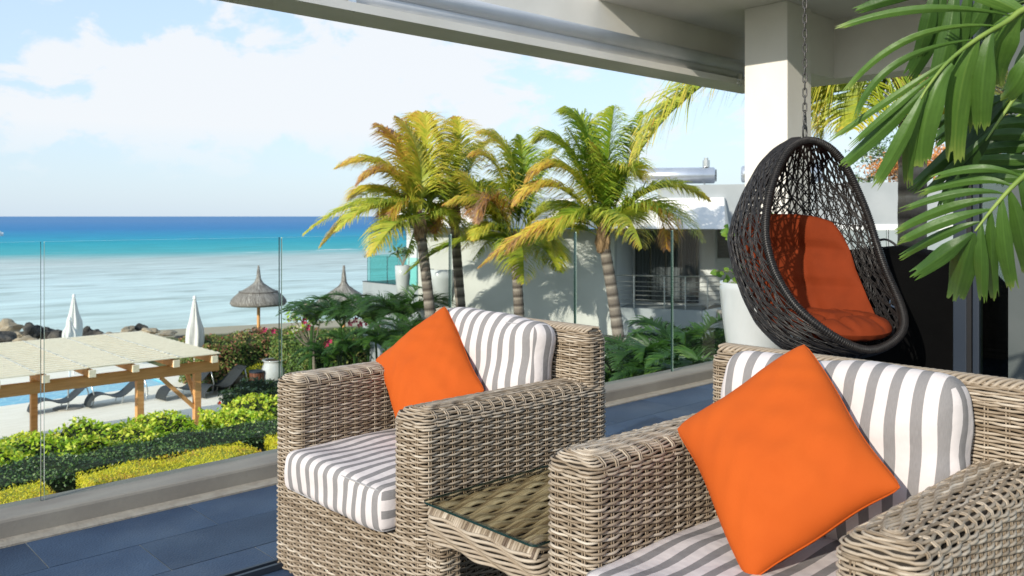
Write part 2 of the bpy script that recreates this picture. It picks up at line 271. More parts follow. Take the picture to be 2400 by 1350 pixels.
# ------------------------------------------------------------------ mesh helpers
def W3(px, py, d):
    """point at depth d (metres) seen in the photograph at px, py"""
    r = (px-1200)/2000; u = (507-py)/2000
    return Vector(((CT + r*ST)*d, (ST - r*CT)*d, EYE + u*d))
class MB:
    def __init__(s): s.v = []; s.f = []; s.t = []; s.mi = []; s.uv = []; s.hasuv = False
    def add(s, vs, fs, tone=.5, mi=0, uvs=None):
        o = len(s.v); s.v += [tuple(p) for p in vs]; s.t += (list(tone) if hasattr(tone, '__len__') else [tone]*len(vs))
        s.f += [tuple(i+o for i in f) for f in fs]; s.mi += [mi]*len(fs)
        if uvs is not None: s.hasuv = True; s.uv += uvs
        else: s.uv += [None]*len(fs)
    def box(s, c, d, rz=0, mi=0, tone=.5, mat=None):
        x, y, z = d[0]/2, d[1]/2, d[2]/2
        vs = [Vector((a*x, b*y, e*z)) for a in (-1, 1) for b in (-1, 1) for e in (-1, 1)]
        R = mat or Matrix.Rotation(rz, 3, 'Z'); vs = [R @ v + Vector(c) for v in vs]
        s.add(vs, [(0, 1, 3, 2), (4, 6, 7, 5), (0, 4, 5, 1), (2, 3, 7, 6), (0, 2, 6, 4), (1, 5, 7, 3)], tone, mi)
    def bx(s, x0, x1, y0, y1, z0, z1, mi=0): s.box(((x0+x1)/2, (y0+y1)/2, (z0+z1)/2), (x1-x0, y1-y0, z1-z0), mi=mi)
    def bar(s, a, b, w, h=None, mi=0):
        a, b = Vector(a), Vector(b); d = b-a; h = h or w
        R = d.to_track_quat('X', 'Z').to_matrix(); s.box((a+b)/2, (d.length, w, h), mat=R, mi=mi)
    def tube(s, pts, r, n=6, closed=False, tone=.5, mi=0, cap=True):
        pts = [Vector(p) for p in pts]; m = len(pts); rr = r if hasattr(r, '__len__') else [r]*m
        vs = []; tn = []; prev = None
        for i, p in enumerate(pts):
            d = (pts[(i+1) % m]-pts[i-1]) if (closed or 0 < i < m-1) else (pts[1]-pts[0] if i == 0 else pts[-1]-pts[-2])
            if d.length < 1e-9: d = Vector((0, 0, 1))
            d.normalize()
            if prev is None: u = d.orthogonal().normalized()
            else:
                u = prev - d*prev.dot(d); u = u.normalized() if u.length > 1e-6 else d.orthogonal().normalized()
            prev = u; w = d.cross(u)
            for k in range(n): a = 2*PI*k/n; vs.append(p + (u*math.cos(a) + w*math.sin(a))*rr[i])
            tn += [tone[i] if hasattr(tone, '__len__') else tone]*n
        fs = []
        for i in range(m if closed else m-1):
            j = (i+1) % m
            for k in range(n): fs.append((i*n+k, i*n+(k+1) % n, j*n+(k+1) % n, j*n+k))
        if cap and not closed: fs += [tuple(range(n))[::-1], tuple((m-1)*n+k for k in range(n))]
        s.add(vs, fs, tn, mi)
    def lathe(s, prof, c=(0, 0, 0), n=32, mi=0, tone=.5, fold=None):
        vs = []; fs = []
        for i, (r, z) in enumerate(prof):
            for k in range(n):
                a = 2*PI*k/n; q = r*(1 + (fold(a, i/(len(prof)-1)) if fold else 0)); vs.append((c[0]+q*math.cos(a), c[1]+q*math.sin(a), c[2]+z))
        for i in range(len(prof)-1):
            for k in range(n): fs.append((i*n+k, i*n+(k+1) % n, (i+1)*n+(k+1) % n, (i+1)*n+k))
        s.add(vs, fs, tone, mi)
    def build(s, name, mats, parent=None, smooth=False, loc=None, bevel=0):
        me = bpy.data.meshes.new(name); me.from_pydata(s.v, [], s.f)
        mats = mats if isinstance(mats, (list, tuple)) else [mats]
        for m in mats: me.materials.append(M[m] if isinstance(m, str) else m)
        if len(mats) > 1: me.polygons.foreach_set('material_index', s.mi)
        a = me.attributes.new('tone', 'FLOAT', 'POINT'); a.data.foreach_set('value', s.t)
        if s.hasuv:
            u = me.uv_layers.new(name='UVMap'); data = []
            for f, q in zip(s.f, s.uv): data += [c for p in (q or [(0, 0)]*len(f)) for c in p]
            u.data.foreach_set('uv', data)
        if smooth: me.polygons.foreach_set('use_smooth', [True]*len(me.polygons))
        me.update()
        o = bpy.data.objects.new(name, me); COL.objects.link(o); o.parent = parent
        if loc is not None: o.location = loc
        if bevel:
            b = o.modifiers.new('bevel', 'BEVEL'); b.width = bevel; b.segments = 2; b.limit_method = 'ANGLE'
        return o
def tag(o, label=None, cat=None, group=None, kind=None):
    if label: o['label'] = label
    if cat: o['category'] = cat
    if group: o['group'] = group
    if kind: o['kind'] = kind
    return o
def thing(name, label, cat, loc=(0, 0, 0), rz=0, group=None):
    o = bpy.data.objects.new(name, None); COL.objects.link(o); o.location = loc; o.rotation_euler = (0, 0, rz); o.empty_display_size = .1
    return tag(o, label, cat, group)
def dup(o, loc=None, rz=None, label=None, parent=None):
    c = o.copy(); COL.objects.link(c); c.parent = parent
    if loc is not None: c.location = loc
    if rz is not None: c.rotation_euler = (0, 0, rz)
    if label: c['label'] = label
    for ch in list(o.children): dup(ch, parent=c)
    return c
def bez(p0, p1, p2, n): return [p0*(1-t)**2 + p1*2*t*(1-t) + p2*t*t for t in [i/(n-1) for i in range(n)]]
def leafcloud(name, P, Nn, size, mat, parent=None, tone=None, aspect=.5, core=None, jit=.8, grow=0., coremat='hedge_core'):
    """many folded leaf faces: P centres (k,3), Nn rough facing (k,3)"""
    k = len(P); Nn = Nn + rng.normal(0, jit, (k, 3)); Nn /= np.linalg.norm(Nn, axis=1)[:, None]
    d = rng.normal(0, 1, (k, 3)); d[:, 2] += grow; d -= Nn*np.sum(d*Nn, axis=1)[:, None]; d /= np.linalg.norm(d, axis=1)[:, None]
    sdir = np.cross(Nn, d); sz = size*rng.uniform(.6, 1.35, k)[:, None]
    a = P - d*sz*.5; b = P + sdir*sz*aspect*.5 - Nn*sz*.06; c = P + d*sz*.5; e = P - sdir*sz*aspect*.5 - Nn*sz*.06
    V = np.stack([a, b, c, e], 1).reshape(-1, 3); F = np.arange(k*4).reshape(k, 4)
    tn = tone if tone is not None else rng.uniform(0, 1, k)
    TV = np.repeat(tn, 4).tolist(); V = V.tolist(); F = F.tolist(); mi = [0]*k
    if core:
        o = len(V); V += [tuple(x) for x in core[0]]; F += [[i+o for i in f] for f in core[1]]; TV += [.2]*len(core[0]); mi += [1]*len(core[1])
    me = bpy.data.meshes.new(name); me.from_pydata(V, [], F); me.materials.append(M[mat]); me.materials.append(M[coremat])
    me.polygons.foreach_set('material_index', mi)
    at = me.attributes.new('tone', 'FLOAT', 'POINT'); at.data.foreach_set('value', TV); me.update()
    o = bpy.data.objects.new(name, me); COL.objects.link(o); o.parent = parent; return o

# ================================================================== LARGE SETTING
def h_ground(x, y):
    s = .282*x + .958*y
    h = -5.2
    t = min(max((19.9-y)/.8, 0), 1); bed = t*t*(3-2*t)
    if y < 21: h += bed*1.0
    if x > 12.5: h += min((x-12.5)/3, 1)*.6*(1-bed)
    if s > 42: h -= min((s-42)/20, 3.2)*2.0
    return h
def grid_sheet(name, xs, ys, hf, mat):
    vs = [(x, y, hf(x, y)) for y in ys for x in xs]; n = len(xs)
    fs = [(j*n+i, j*n+i+1, (j+1)*n+i+1, (j+1)*n+i) for j in range(len(ys)-1) for i in range(n-1)]
    mb = MB(); mb.add(vs, fs); return tag(mb.build(name, mat, smooth=True), kind='structure')
xs = [-20000, -5000, -1500, -500, -200, -100] + [x for x in range(-60, 121, 2)] + [200, 500, 1500, 5000, 20000]
ys = [-20000, -5000, -1500, -500, -200, -80] + [y for y in range(-40, 17, 3)] + [17+.4*i for i in range(12)] + [y for y in range(22, 121, 2)] + [200, 500]
grid_sheet('ground', xs, sorted(ys), h_ground, 'ground')
mb = MB(); mb.add([(-40000, -40000, -7.2), (40000, -40000, -7.2), (40000, 40000, -7.2), (-40000, 40000, -7.2)], [(0, 1, 2, 3)]); tag(mb.build('sea', 'sea'), kind='structure')

mb = MB(); mb.bx(-45, 30, -45, 3.4, -5.19, -5.0); tag(mb.build('added_bounce_slab', 'deck'), kind='structure')  # unseen pale slab, added to bounce sunlight up onto the ceiling
# --- terrace slab, kerb, floor tiles
mb = MB(); mb.bx(-1.3, 6.62, -1.9, 3.598, -.54, -.012); mb.bx(-1.3, 6.61, -1.89, 3.59, -.012, -.0022)
tag(mb.build('terrace_slab', 'grout'), kind='structure')
floor = tag(bpy.data.objects.new('terrace_floor', None), kind='structure'); COL.objects.link(floor)
tm = None
TX, TY, G = .6, .305, .0045
for j in range(11):
    y1 = 3.515 - j*TY; y0 = y1-TY
    off = 1.427 if j % 2 == 0 else 1.127
    k0 = math.floor((.0-off)/TX)
    for k in range(k0, 11):
        x0 = off + k*TX; x1 = x0+TX
        if x0 > 6.1: continue
        if tm is None:
            mb = MB(); mb.bx(-TX/2+G/2, TX/2-G/2, -TY/2+G/2, TY/2-G/2, -.01, 0); t0 = mb.build('floor_tile', 'tile', floor); tm = t0.data; o = t0
        else: o = bpy.data.objects.new('floor_tile', tm); COL.objects.link(o); o.parent = floor
        o.location = ((x0+x1)/2, (y0+y1)/2, random.uniform(-.0006, .0006))
mb = MB(); mb.bx(-1.3, 6.2, 3.515, 3.602, -.006, .006); o = tag(mb.build('skirting_strip', 'grout'), kind='structure')
mb = MB(); mb.bx(-1.3, 6.62, 3.60, 3.812, -.55, .075); mb.bx(6.28, 6.62, 1.2, 3.60, -.55, .075)
tag(mb.build('kerb', 'concrete', bevel=.012), kind='structure')
mb = MB(); mb.bx(-1.3, 6.64, 3.812, 3.83, -.6, .062); tag(mb.build('slab_edge', 'blue_metal'), kind='structure')
# door track on the floor
mb = MB(); mb.bx(-.5, 5.2, 2.655, 2.668, 0.002, .022); mb.bx(-.5, 5.2, 2.690, 2.703, .002, .022); mb.bx(-.5, 5.2, 2.668, 2.690, .002, .008)
tag(mb.build('door_track', 'blue_metal'), 'dark blue metal sliding door track along the tiled floor by the front armchair', 'track')

# --- roof over the terrace
mb = MB(); mb.bx(4.76, 6.95, -2.2, 4.18, 2.8, 3.05); tag(mb.build('ceiling', 'ceiling'), kind='structure')
mb = MB(); mb.bx(-1.3, 6.95, 4.18, 4.34, 2.335, 3.05); mb.bx(-1.3, 6.95, 4.05, 4.34, 2.335, 2.385)
tag(mb.build('eaves_beam', 'plaster'), kind='structure')
mb = MB(); mb.bx(6.65, 6.95, .8, 4.05, 2.32, 2.8); mb.bx(6.16, 6.66, 3.30, 3.58, 2.322, 2.8); tag(mb.build('end_beam', 'plaster'), kind='structure')
mb = MB(); mb.bx(5.80, 6.16, 3.24, 3.60, .0, 2.8); tag(mb.build('column', 'plaster', bevel=.006), 'square cream rendered column at the terrace corner behind the hanging chair', 'column')
def rollblind(y, z, r, label):
    t = thing('rolled_blind', label, 'roller blind', (0, y, z), group='rolled blinds under the eaves')
    mb = MB(); mb.tube([(-1.2, 0, 0), (6.55, 0, 0)], r, 20); mb.build('fabric_roll', 'blind', t, smooth=True)
    mb = MB(); mb.tube([(6.55, 0, 0), (6.63, 0, 0)], r*.45, 12); mb.build('end_bracket', 'steel', t)
    mb = MB(); mb.bx(-1.2, 6.55, -r*.25, r*.1, -r*1.12, -r*.98); mb.build('bottom_bar', 'blind', t)
rollblind(4.10, 2.508, .054, 'upper grey rolled blind tube under the terrace eaves')
rollblind(4.115, 2.428, .040, 'lower grey rolled blind tube resting above the white eaves sill')
def hook(p, label):
    t = thing('blind_hook', label, 'hook', p)
    mb = MB(); mb.box((0, 0, .02), (.05, .02, .05)); mb.build('plate', 'chrome', t)
    for k in (-1, 1):
        mb = MB(); mb.tube([Vector((k*.015+.018*math.sin(a)*1, 0, -.03-.022*math.cos(a)+.0)) for a in [i*.4-2.4 for i in range(11)]], .0035, 6); mb.build('hook_loop', 'chrome', t, smooth=True)
hook(W3(824, 4, 4.72), 'small chrome hooks hanging from the eaves sill at the top of the photo')
hook(W3(1733, 186, 7.15), 'small metal hook at the column end of the rolled blinds')

# --- glass balustrade
def glass_run(t, pts_mid, axis, fixed, zb, zt, th=.012):
    for (a, b) in pts_mid:
        mb = MB()
        if axis == 'x': mb.bx(a, b, fixed-th/2, fixed+th/2, zb, zt)
        else: mb.bx(fixed-th/2, fixed+th/2, a, b, zb, zt)
        o = mb.build('glass_panel', ['glass', 'glass_edge', 'glass_edge_dark'], t)
        mi = []
        for p in o.data.polygons:
            n = p.normal; along = n.x if axis == 'x' else n.y
            if along < -.5: mi.append(1)
            elif along > .5: mi.append(2)
            elif n.z > .5: mi.append(1)
            else: mi.append(0)
        o.data.polygons.foreach_set('material_index', mi)
t = thing('glass_balustrade', 'frameless glass balustrade on the concrete kerb along the seaward side', 'balustrade', (0, 0, 0))
J = [-.09, .94, 1.967, 3.005, 4.033, 5.063, 6.09]
glass_run(t, [(J[i]+.006, J[i+1]-.006) for i in range(6)], 'x', 3.74, .07, 1.1)
t = thing('glass_balustrade', 'short glass balustrade at the far end of the terrace behind the hanging chair', 'balustrade', (0, 0, 0))
glass_run(t, [(1.3, 2.76), (2.775, 3.72)], 'y', 6.42, .07, 1.1)

# --- folding door end at the right
t = thing('folding_door', 'dark blue framed glass folding door at the right behind the armchair', 'door', (5.0, 0, 0))
mb = MB(); mb.bx(0, .06, 1.725, 1.795, .01, 2.55); mb.build('door_frame', 'blue_metal', t, bevel=.004)
mb = MB(); mb.bx(-.005, .05, 1.698, 1.722, .01, 2.55); mb.build('rubber_seal', 'black', t)
mb = MB(); mb.bx(0, .06, 1.662, 1.695, .01, 2.55); mb.build('door_frame', 'blue_metal', t, bevel=.004)
mb = MB(); mb.bx(.02, .03, 1.515, 1.662, .03, 2.55); mb.build('pane', 'door_glass', t)
mb = MB(); mb.bx(0, .06, 1.15, 1.80, 2.552, 2.64); mb.build('door_header', 'black', t)
mb = MB(); mb.bx(-.012, 0, 1.712, 1.724, .98, 1.07); mb.build('hinge', 'chrome', t)
mb = MB(); mb.bx(-.015, 0, 1.735, 1.760, 2.20, 2.245); mb.bx(-.015, 0, 1.743, 1.752, 2.245, 2.30); mb.build('door_catch', 'chrome', t)
mb = MB(); mb.bx(4.98, 5.3, .9, 1.512, 0, 2.8); mb.bx(5.0, 5.06, 1.512, 1.80, 2.642, 2.8); mb.bx(5.062, 5.16, 1.512, 1.66, 0, .02)
tag(mb.build('house_wall', 'grey_post'), 'grey painted house wall beside the folding door at the right edge', 'wall')

# ================================================================== WICKER
def rloop(cs, r, seg=4):
    """closed polyline through corner list with rounded corners"""
    out = []; n = len(cs)
    for i in range(n):
        a, b, c = Vector(cs[i-1]), Vector(cs[i]), Vector(cs[(i+1) % n])
        d1 = (a-b); d2 = (c-b); q = min(r, d1.length*.49, d2.length*.49); p1 = b + d1.normalized()*q; p2 = b + d2.normalized()*q
        for k in range(seg+1): t = k/seg; out.append(p1*(1-t)**2 + b*2*t*(1-t) + p2*t*t)
    return np.array([tuple(v) for v in out])
def resamp(P, n):
    Q = np.vstack([P, P[:1]]); d = np.r_[0, np.cumsum(np.linalg.norm(np.diff(Q, axis=0), axis=1))]
    s = np.arange(n)/n*d[-1]; R = np.stack([np.interp(s, d, Q[:, k]) for k in range(2)], 1)
    tg = np.roll(R, -1, 0) - np.roll(R, 1, 0); tg /= np.linalg.norm(tg, axis=1)[:, None] + 1e-9
    return R, np.stack([tg[:, 1], -tg[:, 0]], 1), d[-1]
class Weave:
    """collects closed woven strands as numpy rings"""
    def __init__(s, sides=5): s.V = []; s.F = []; s.T = []; s.n = 0; s.sides = sides
    def ring(s, C, U, Wv, r, closed=True, tone=None):
        m = len(C); k = s.sides; a = 2*np.pi*np.arange(k)/k
        V = C[:, None, :] + r*(np.cos(a)[None, :, None]*U[:, None, :] + np.sin(a)[None, :, None]*Wv[:, None, :])
        i = np.arange(m if closed else m-1)[:, None]; j = (i+1) % m; q = np.arange(k)[None, :]; q2 = (q+1) % k
        F = np.stack([i*k+q, i*k+q2, j*k+q2, j*k+q], -1).reshape(-1, 4) + s.n
        s.V.append(V.reshape(-1, 3)); s.F.append(F); s.T.append(np.repeat(tone, k)); s.n += m*k
    def loop(s, poly, z, N, par, amp=.0040, r=.0035, zamp=.0006, base=None):
        n = 4*N; R, nr, L = resamp(poly, n)
        i = np.arange(n); ph = np.cos(np.pi*i/4 + par*np.pi); off = amp*np.sign(ph)*np.abs(ph)**.8
        C = np.zeros((n, 3)); C[:, :2] = R + nr*off[:, None]; C[:, 2] = z + rng.normal(0, .0004, n) + zamp*np.sin(i*.11+par*2+z*40)
        U = np.zeros((n, 3)); U[:, :2] = nr; Wv = np.zeros((n, 3)); Wv[:, 2] = 1
        # strands change shade where one ends and the next begins
        tone = np.zeros(n); p = 0; b = .55
        while p < n:
            l = rng.integers(60, 200); tone[p:p+l] = b + rng.normal(0, .17); p += l
        tone = np.clip(tone + .10*(ph), 0, 1); s.ring(C, U, Wv, r, True, tone)
        return R, nr
    def path(s, pts, r, tone=.5):
        P = np.array([tuple(p) for p in pts], float); m = len(P)
        tg = np.gradient(P, axis=0); tg /= np.linalg.norm(tg, axis=1)[:, None] + 1e-9
        ref = np.array([0, 0, 1.]) if abs(tg[:, 2].mean()) < .8 else np.array([1., 0, 0])
        U = np.cross(tg, ref); U /= np.linalg.norm(U, axis=1)[:, None] + 1e-9; Wv = np.cross(U, tg)
        s.ring(P, U, Wv, r, False, np.full(m, tone) if np.isscalar(tone) else tone)
    def build(s, name, mat, parent):
        V = np.concatenate(s.V); F = np.concatenate(s.F); me = bpy.data.meshes.new(name)
        me.vertices.add(len(V)); me.vertices.foreach_set('co', V.ravel()); me.loops.add(F.size); me.loops.foreach_set('vertex_index', F.ravel().astype(np.int32))
        me.polygons.add(len(F)); me.polygons.foreach_set('loop_start', np.arange(0, F.size, 4, dtype=np.int32)); me.polygons.foreach_set('loop_total', np.full(len(F), 4, np.int32))
        me.polygons.foreach_set('use_smooth', [True]*len(F)); me.update(calc_edges=True); me.validate()
        a = me.attributes.new('tone', 'FLOAT', 'POINT'); a.data.foreach_set('value', np.clip(np.concatenate(s.T), 0, 1)); me.materials.append(M[mat])
        o = bpy.data.objects.new(name, me); COL.objects.link(o); o.parent = parent; return o
CD, CW, CA, CX = .765, .845, .145, .665     # chair depth, width, arm thickness, front of the backrest
HA, HB, HS = .655, .825, .285                # arm, back, front rail height
PIT = .0081
def ushape(d): return [(d, d), (CD-d, d), (CD-d, CW-d), (d, CW-d), (d, CW-CA+d), (CX+d, CW-CA+d), (CX+d, CA-d), (d, CA-d)]
def rectp(x0, x1, y0, y1, d=0): return [(x0+d, y0+d), (x1-d, y0+d), (x1-d, y1-d), (x0+d, y1-d)]
def stakes(w, R, nr, z0, z1):
    for i in range(0, len(R), 4):
        tg = np.array([-nr[i][1], nr[i][0]])
        for k in (-1, 1):
            p = R[i] + tg*k*.0036
            w.path([(p[0], p[1], z0), (p[0], p[1], z0*.5+z1*.5), (p[0], p[1], z1)], .0021, tone=.42+rng.normal(0, .12))
def build_wicker_chair(t):
    w = Weave(); full = rloop(rectp(0, CD, 0, CW), .03); z = .006; par = 0
    while z < HS: R, nr = w.loop(full, z, 76, par % 2, base=1); z += PIT; par += 1
    stakes(w, R, nr, 0, HS)
    for q, ins in ((0, .003), (1, .010), (2, .018)): w.loop(rloop(rectp(0, CD, 0, CW, ins), .03), z+q*.001-ins*.1, 76, (par+q) % 2, amp=.003)
    w.build('woven_base', 'wicker', t)
    w = Weave(); z0 = HS+.003; z = z0; r = .034
    while z < HA-r: R, nr = w.loop(rloop(ushape(0), .03), z, 108, par % 2); z += PIT; par += 1
    stakes(w, R, nr, z0, HA-r)
    prof = []; k = 0
    a = 0
    while a < PI/2: prof.append((r*(1-math.cos(a)), HA-r+r*math.sin(a))); a += PIT/r
    ins = prof[-1][0]+PIT*.9
    while ins < CA/2-.002: prof.append((ins, HA+.0005*(ins*100))); ins += PIT*.95
    for ins, zz in prof: w.loop(rloop(ushape(ins), max(.03-ins*.5, .008)), zz, 108, par % 2, amp=.0035); par += 1
    # stakes folded over the armrests
    for sgn, y0 in ((0, 0), (1, CW-CA)):
        x = .045
        while x < CX:
            for k in (-1, 1):
                pts = []
                for i in range(9):
                    th = PI*i/8; yy = y0 + CA/2 - (CA/2)*math.cos(th)*1.0; zz = HA-r + (r+.001)*min(1, math.sin(th)*1.8)
                    pts.append((x+k*.0036, yy, zz))
                w.path(pts, .0023, tone=.5+rng.normal(0, .12))
            x += .0425
    w.build('woven_armrests', 'wicker', t)
    w = Weave(); z = HA-.02; par = 0; r = .04
    bk = lambda d: rloop(rectp(CX, CD, 0, CW, d), max(.032-d*.4, .008))
    while z < HB-r: R, nr = w.loop(bk(0), z, 42, par % 2); z += PIT; par += 1
    stakes(w, R, nr, HA-.02, HB-r)
    a = 0; rr = (CD-CX)/2
    while a < PI/2: w.loop(bk(rr*(1-math.cos(a))*.96), HB-r+r*math.sin(a), 42, par % 2, amp=.0035); a += PIT/r*.85; par += 1
    y = .03                                       # plaited rope along the top of the backrest
    for j in range(5):
        pts = []; tn = []
        for i in range(180):
            s = i/179; yy = .012 + s*(CW-.024); ph = yy/.085*2*PI + j*2*PI/5
            pts.append((CX+rr+.030*math.cos(ph), yy, HB-.006+.013*math.sin(ph))); tn.append(.62+.1*math.sin(j*3))
        w.path(pts, .0045, tone=np.array(tn))
    w.build('woven_backrest', 'wicker', t)
    mb = MB(); i = .013
    mb.bx(i, CD-i, i, CW-i, .004, HS-.01); mb.bx(i, CD-i, i, CA-i, HS-.01, HA-.007); mb.bx(i, CD-i, CW-CA+i, CW-i, HS-.01, HA-.007)
    mb.bx(CX+i, CD-i, i+.002, CW-i-.002, HS-.009, HB-.03)
    mb.build('frame', 'core', t)
def cushion_mesh(name, h, r, puff, mode, parent, n=26, wr=.004, seed=0, off=0.):
    mb = MB(); rg = random.Random(seed); ph = [rg.uniform(0, 6) for _ in range(6)]
    for ax in range(3):
        for sg in (-1, 1):
            o1, o2 = [(1, 2), (2, 0), (0, 1)][ax]; vs = []; fs = []; uvs = []
            for i in range(n+1):
                for j in range(n+1):
                    a = math.sin((2*i/n-1)*PI/2*.98)/math.sin(PI/2*.98); b = math.sin((2*j/n-1)*PI/2*.98)/math.sin(PI/2*.98)
                    P = [0, 0, 0]; P[ax] = sg*h[ax]; P[o1] = a*h[o1]; P[o2] = b*h[o2]
                    I = [max(-(h[k]-r), min(h[k]-r, P[k])) for k in range(3)]; d = Vector([P[k]-I[k] for k in range(3)]); d.normalize()
                    q = Vector(I)+d*r
                    f = [(1-(q[k]/h[k])**2) for k in range(3)]
                    for k in range(3):
                        oth = [f[m] for m in range(3) if m != k]
                        q[k] += (1 if q[k] > 0 else -1)*puff[k]*max(oth[0], 0)**.6*max(oth[1], 0)**.6*abs(q[k]/h[k])
                    wv = math.sin(q.x*23+ph[0]+q.y*9)*math.sin(q.y*19+ph[1]+q.z*17) + .6*math.sin(q.z*41+ph[2]+q.y*13+q.x*11)
                    q += d*wr*wv
                    vs.append(q)
            for i in range(n):
                for j in range(n):
                    f4 = (i*(n+1)+j, (i+1)*(n+1)+j, (i+1)*(n+1)+j+1, i*(n+1)+j+1)
                    if sg < 0: f4 = f4[::-1]
                    fs.append(f4)
                    q = []
                    for v in f4:
                        p = vs[v]
                        if mode == 'seat': u = p.z+.02 if ax == 1 else p.y
                        else: u = p.x+.013 if ax == 1 else p.y
                        q.append((u+10*.0535+off, p.x+p.z))
                    uvs.append(q)
            mb.add(vs, fs, uvs=uvs)
    return mb.build(name, 'stripe', parent, smooth=True)
def piping(mb, h, r, zs, puff=0):
    q = r*.29
    for z in zs:
        P = rloop(rectp(-h[0], h[0], -h[1], h[1], q), r*1.1)
        mb.tube([(x, y, z) for x, y in P], .0022, 5, closed=True)
M['seam'] = pm('seam_thread', (.34, .33, .33), rough=.9)
def seat_cushion(p, label):
    t = thing('seat_cushion', label, 'cushion', p, group='striped seat cushions')
    h = (.365, .283, .066); cushion_mesh('cover', h, .028, (.004, 0, .010), 'seat', t, seed=3)
    mb = MB(); piping(mb, h, .028, (h[2]-.009, -h[2]+.009)); mb.build('seam', 'seam', t, smooth=True)
def back_cushion(p, label, tilt, seed, hh, off=0.):
    t = thing('back_cushion', label, 'cushion', p, group='striped back cushions'); t.rotation_euler = (0, tilt, 0)
    cushion_mesh('cover', hh, .05, (.028, .012, .012), 'back', t, seed=seed, wr=.0065, off=off)
    mb = MB(); q = .016
    for x in (-hh[0]+q, hh[0]-q):
        P = rloop(rectp(-hh[1], hh[1], -hh[2], hh[2], q), .045)
        mb.tube([(x, y, z) for y, z in P], .0022, 5, closed=True)
    mb.build('seam', 'seam', t, smooth=True)
def rc_(u, v): return 1-.035*(abs(u*v))**10
def pillow(label, top, left, right, bottom, thick, seed, grow=1.):
    top, left, right, bottom = map(Vector, (top, left, right, bottom)); c = (top+left+right+bottom)/4
    e1 = (right-left); e2 = (top-bottom); A_ = (e1+e2)/2*grow; B_ = (e2-e1)/2*grow; nn = A_.cross(B_).normalized(); L = 2.
    t = thing('throw_pillow', label, 'pillow', c, group='orange throw pillows')
    rg = random.Random(seed); ph = [rg.uniform(0, 6) for _ in range(8)]; n = 44
    mb = MB()
    for sg in (1, -1):
        vs = []; fs = []
        for i in range(n+1):
            for j in range(n+1):
                u = math.sin((2*i/n-1)*PI/2); v = math.sin((2*j/n-1)*PI/2)
                bu = 1-.045*(1-v*v); bv = 1-.045*(1-u*u)
                q_ = rc_(u, v); x = u*bu*q_*L/2*1.03; y = v*bv*q_*L/2*1.03
                th = thick*(max(0, 1-u**2)**.46)*(max(0, 1-v**2)**.46)
                ed = max(abs(u), abs(v)); w = math.sin(6*u+9*v+ph[0])*math.sin(11*u*v+ph[1]+3*v)*.25 + .5*math.sin((math.atan2(v-.1, u)*11)+ph[2])*max(0, ed-.45)**1.3*(1-ed**6)
                th *= 1 + .22*w; th += .0016*math.sin(13*u+5*v+ph[5]+2*math.sin(4*v))*(1-ed**4) + .0014*math.sin(17*v-8*u+ph[6]+2*math.sin(5*u))*(1-ed**4)
                y += .02*math.sin(u*5+ph[3])*(1-v*v*.3); x += .02*math.sin(v*4+ph[4])
                vs.append(A_*x/2 + B_*y/2 + nn*sg*th)
        for i in range(n):
            for j in range(n):
                f = (i*(n+1)+j, (i+1)*(n+1)+j, (i+1)*(n+1)+j+1, i*(n+1)+j+1); fs.append(f if sg > 0 else f[::-1])
        mb.add(vs, fs)
    mb.build('cover', 'orange', t, smooth=True)
    mb = MB(); pts = []
    for s in range(4):
        for k in range(20):
            q = -1+2*k/20; u, v = [(q, -1), (1, q), (-q, 1), (-1, -q)][s]
            x = u*(1-.045*(1-v*v))*rc_(u, v)*1.03 + .02*math.sin(v*4+ph[4]); y = v*(1-.045*(1-u*u))*rc_(u, v)*1.03 + .02*math.sin(u*5+ph[3])*(1-v*v*.3)
            pts.append(A_*x/2 + B_*y/2)
    mb.tube(pts, .0022, 5, closed=True); mb.build('seam', 'orange', t, smooth=True)
X1, Y1 = 1.41, 1.87; Y2 = .555
a1 = thing('wicker_armchair', 'grey brown wicker armchair nearest the glass balustrade, left of the side table', 'armchair', (X1, Y1, 0), group='wicker armchairs')
build_wicker_chair(a1)
dup(a1, (X1, Y2, 0), label='grey brown wicker armchair in front at the right, with the larger looking orange pillow')
seat_cushion((X1-.045+.365, Y1+CW/2+.0, HS+.012+.066), 'striped seat cushion on the left armchair, its front edge fully visible')
seat_cushion((X1-.045+.365, Y2+CW/2, HS+.012+.066), 'striped seat cushion on the right armchair, cut off by the bottom of the photo')
back_cushion((2.005, 2.292, .636), 'striped back cushion with square upper corner on the left armchair', math.radians(6), 5, (.060, .284, .212))
back_cushion((2.000, .992, .626), 'puffy striped back cushion on the right armchair behind the big pillow', math.radians(7), 8, (.065, .297, .210), off=.02)
pillow('orange throw pillow tucked in the left armchair, its lower half behind the armrest', (1.965, 2.485, .868), (1.80, 2.657, .656), (1.875, 2.16, .610), (1.71, 2.36, .43), .070, 4, 1.04)
pillow('orange throw pillow standing on one corner in the right armchair', (1.905, 1.028, .898), (1.75, 1.258, .665), (1.785, .745, .634), (1.60, .99, .436), .080, 9, 1.02)

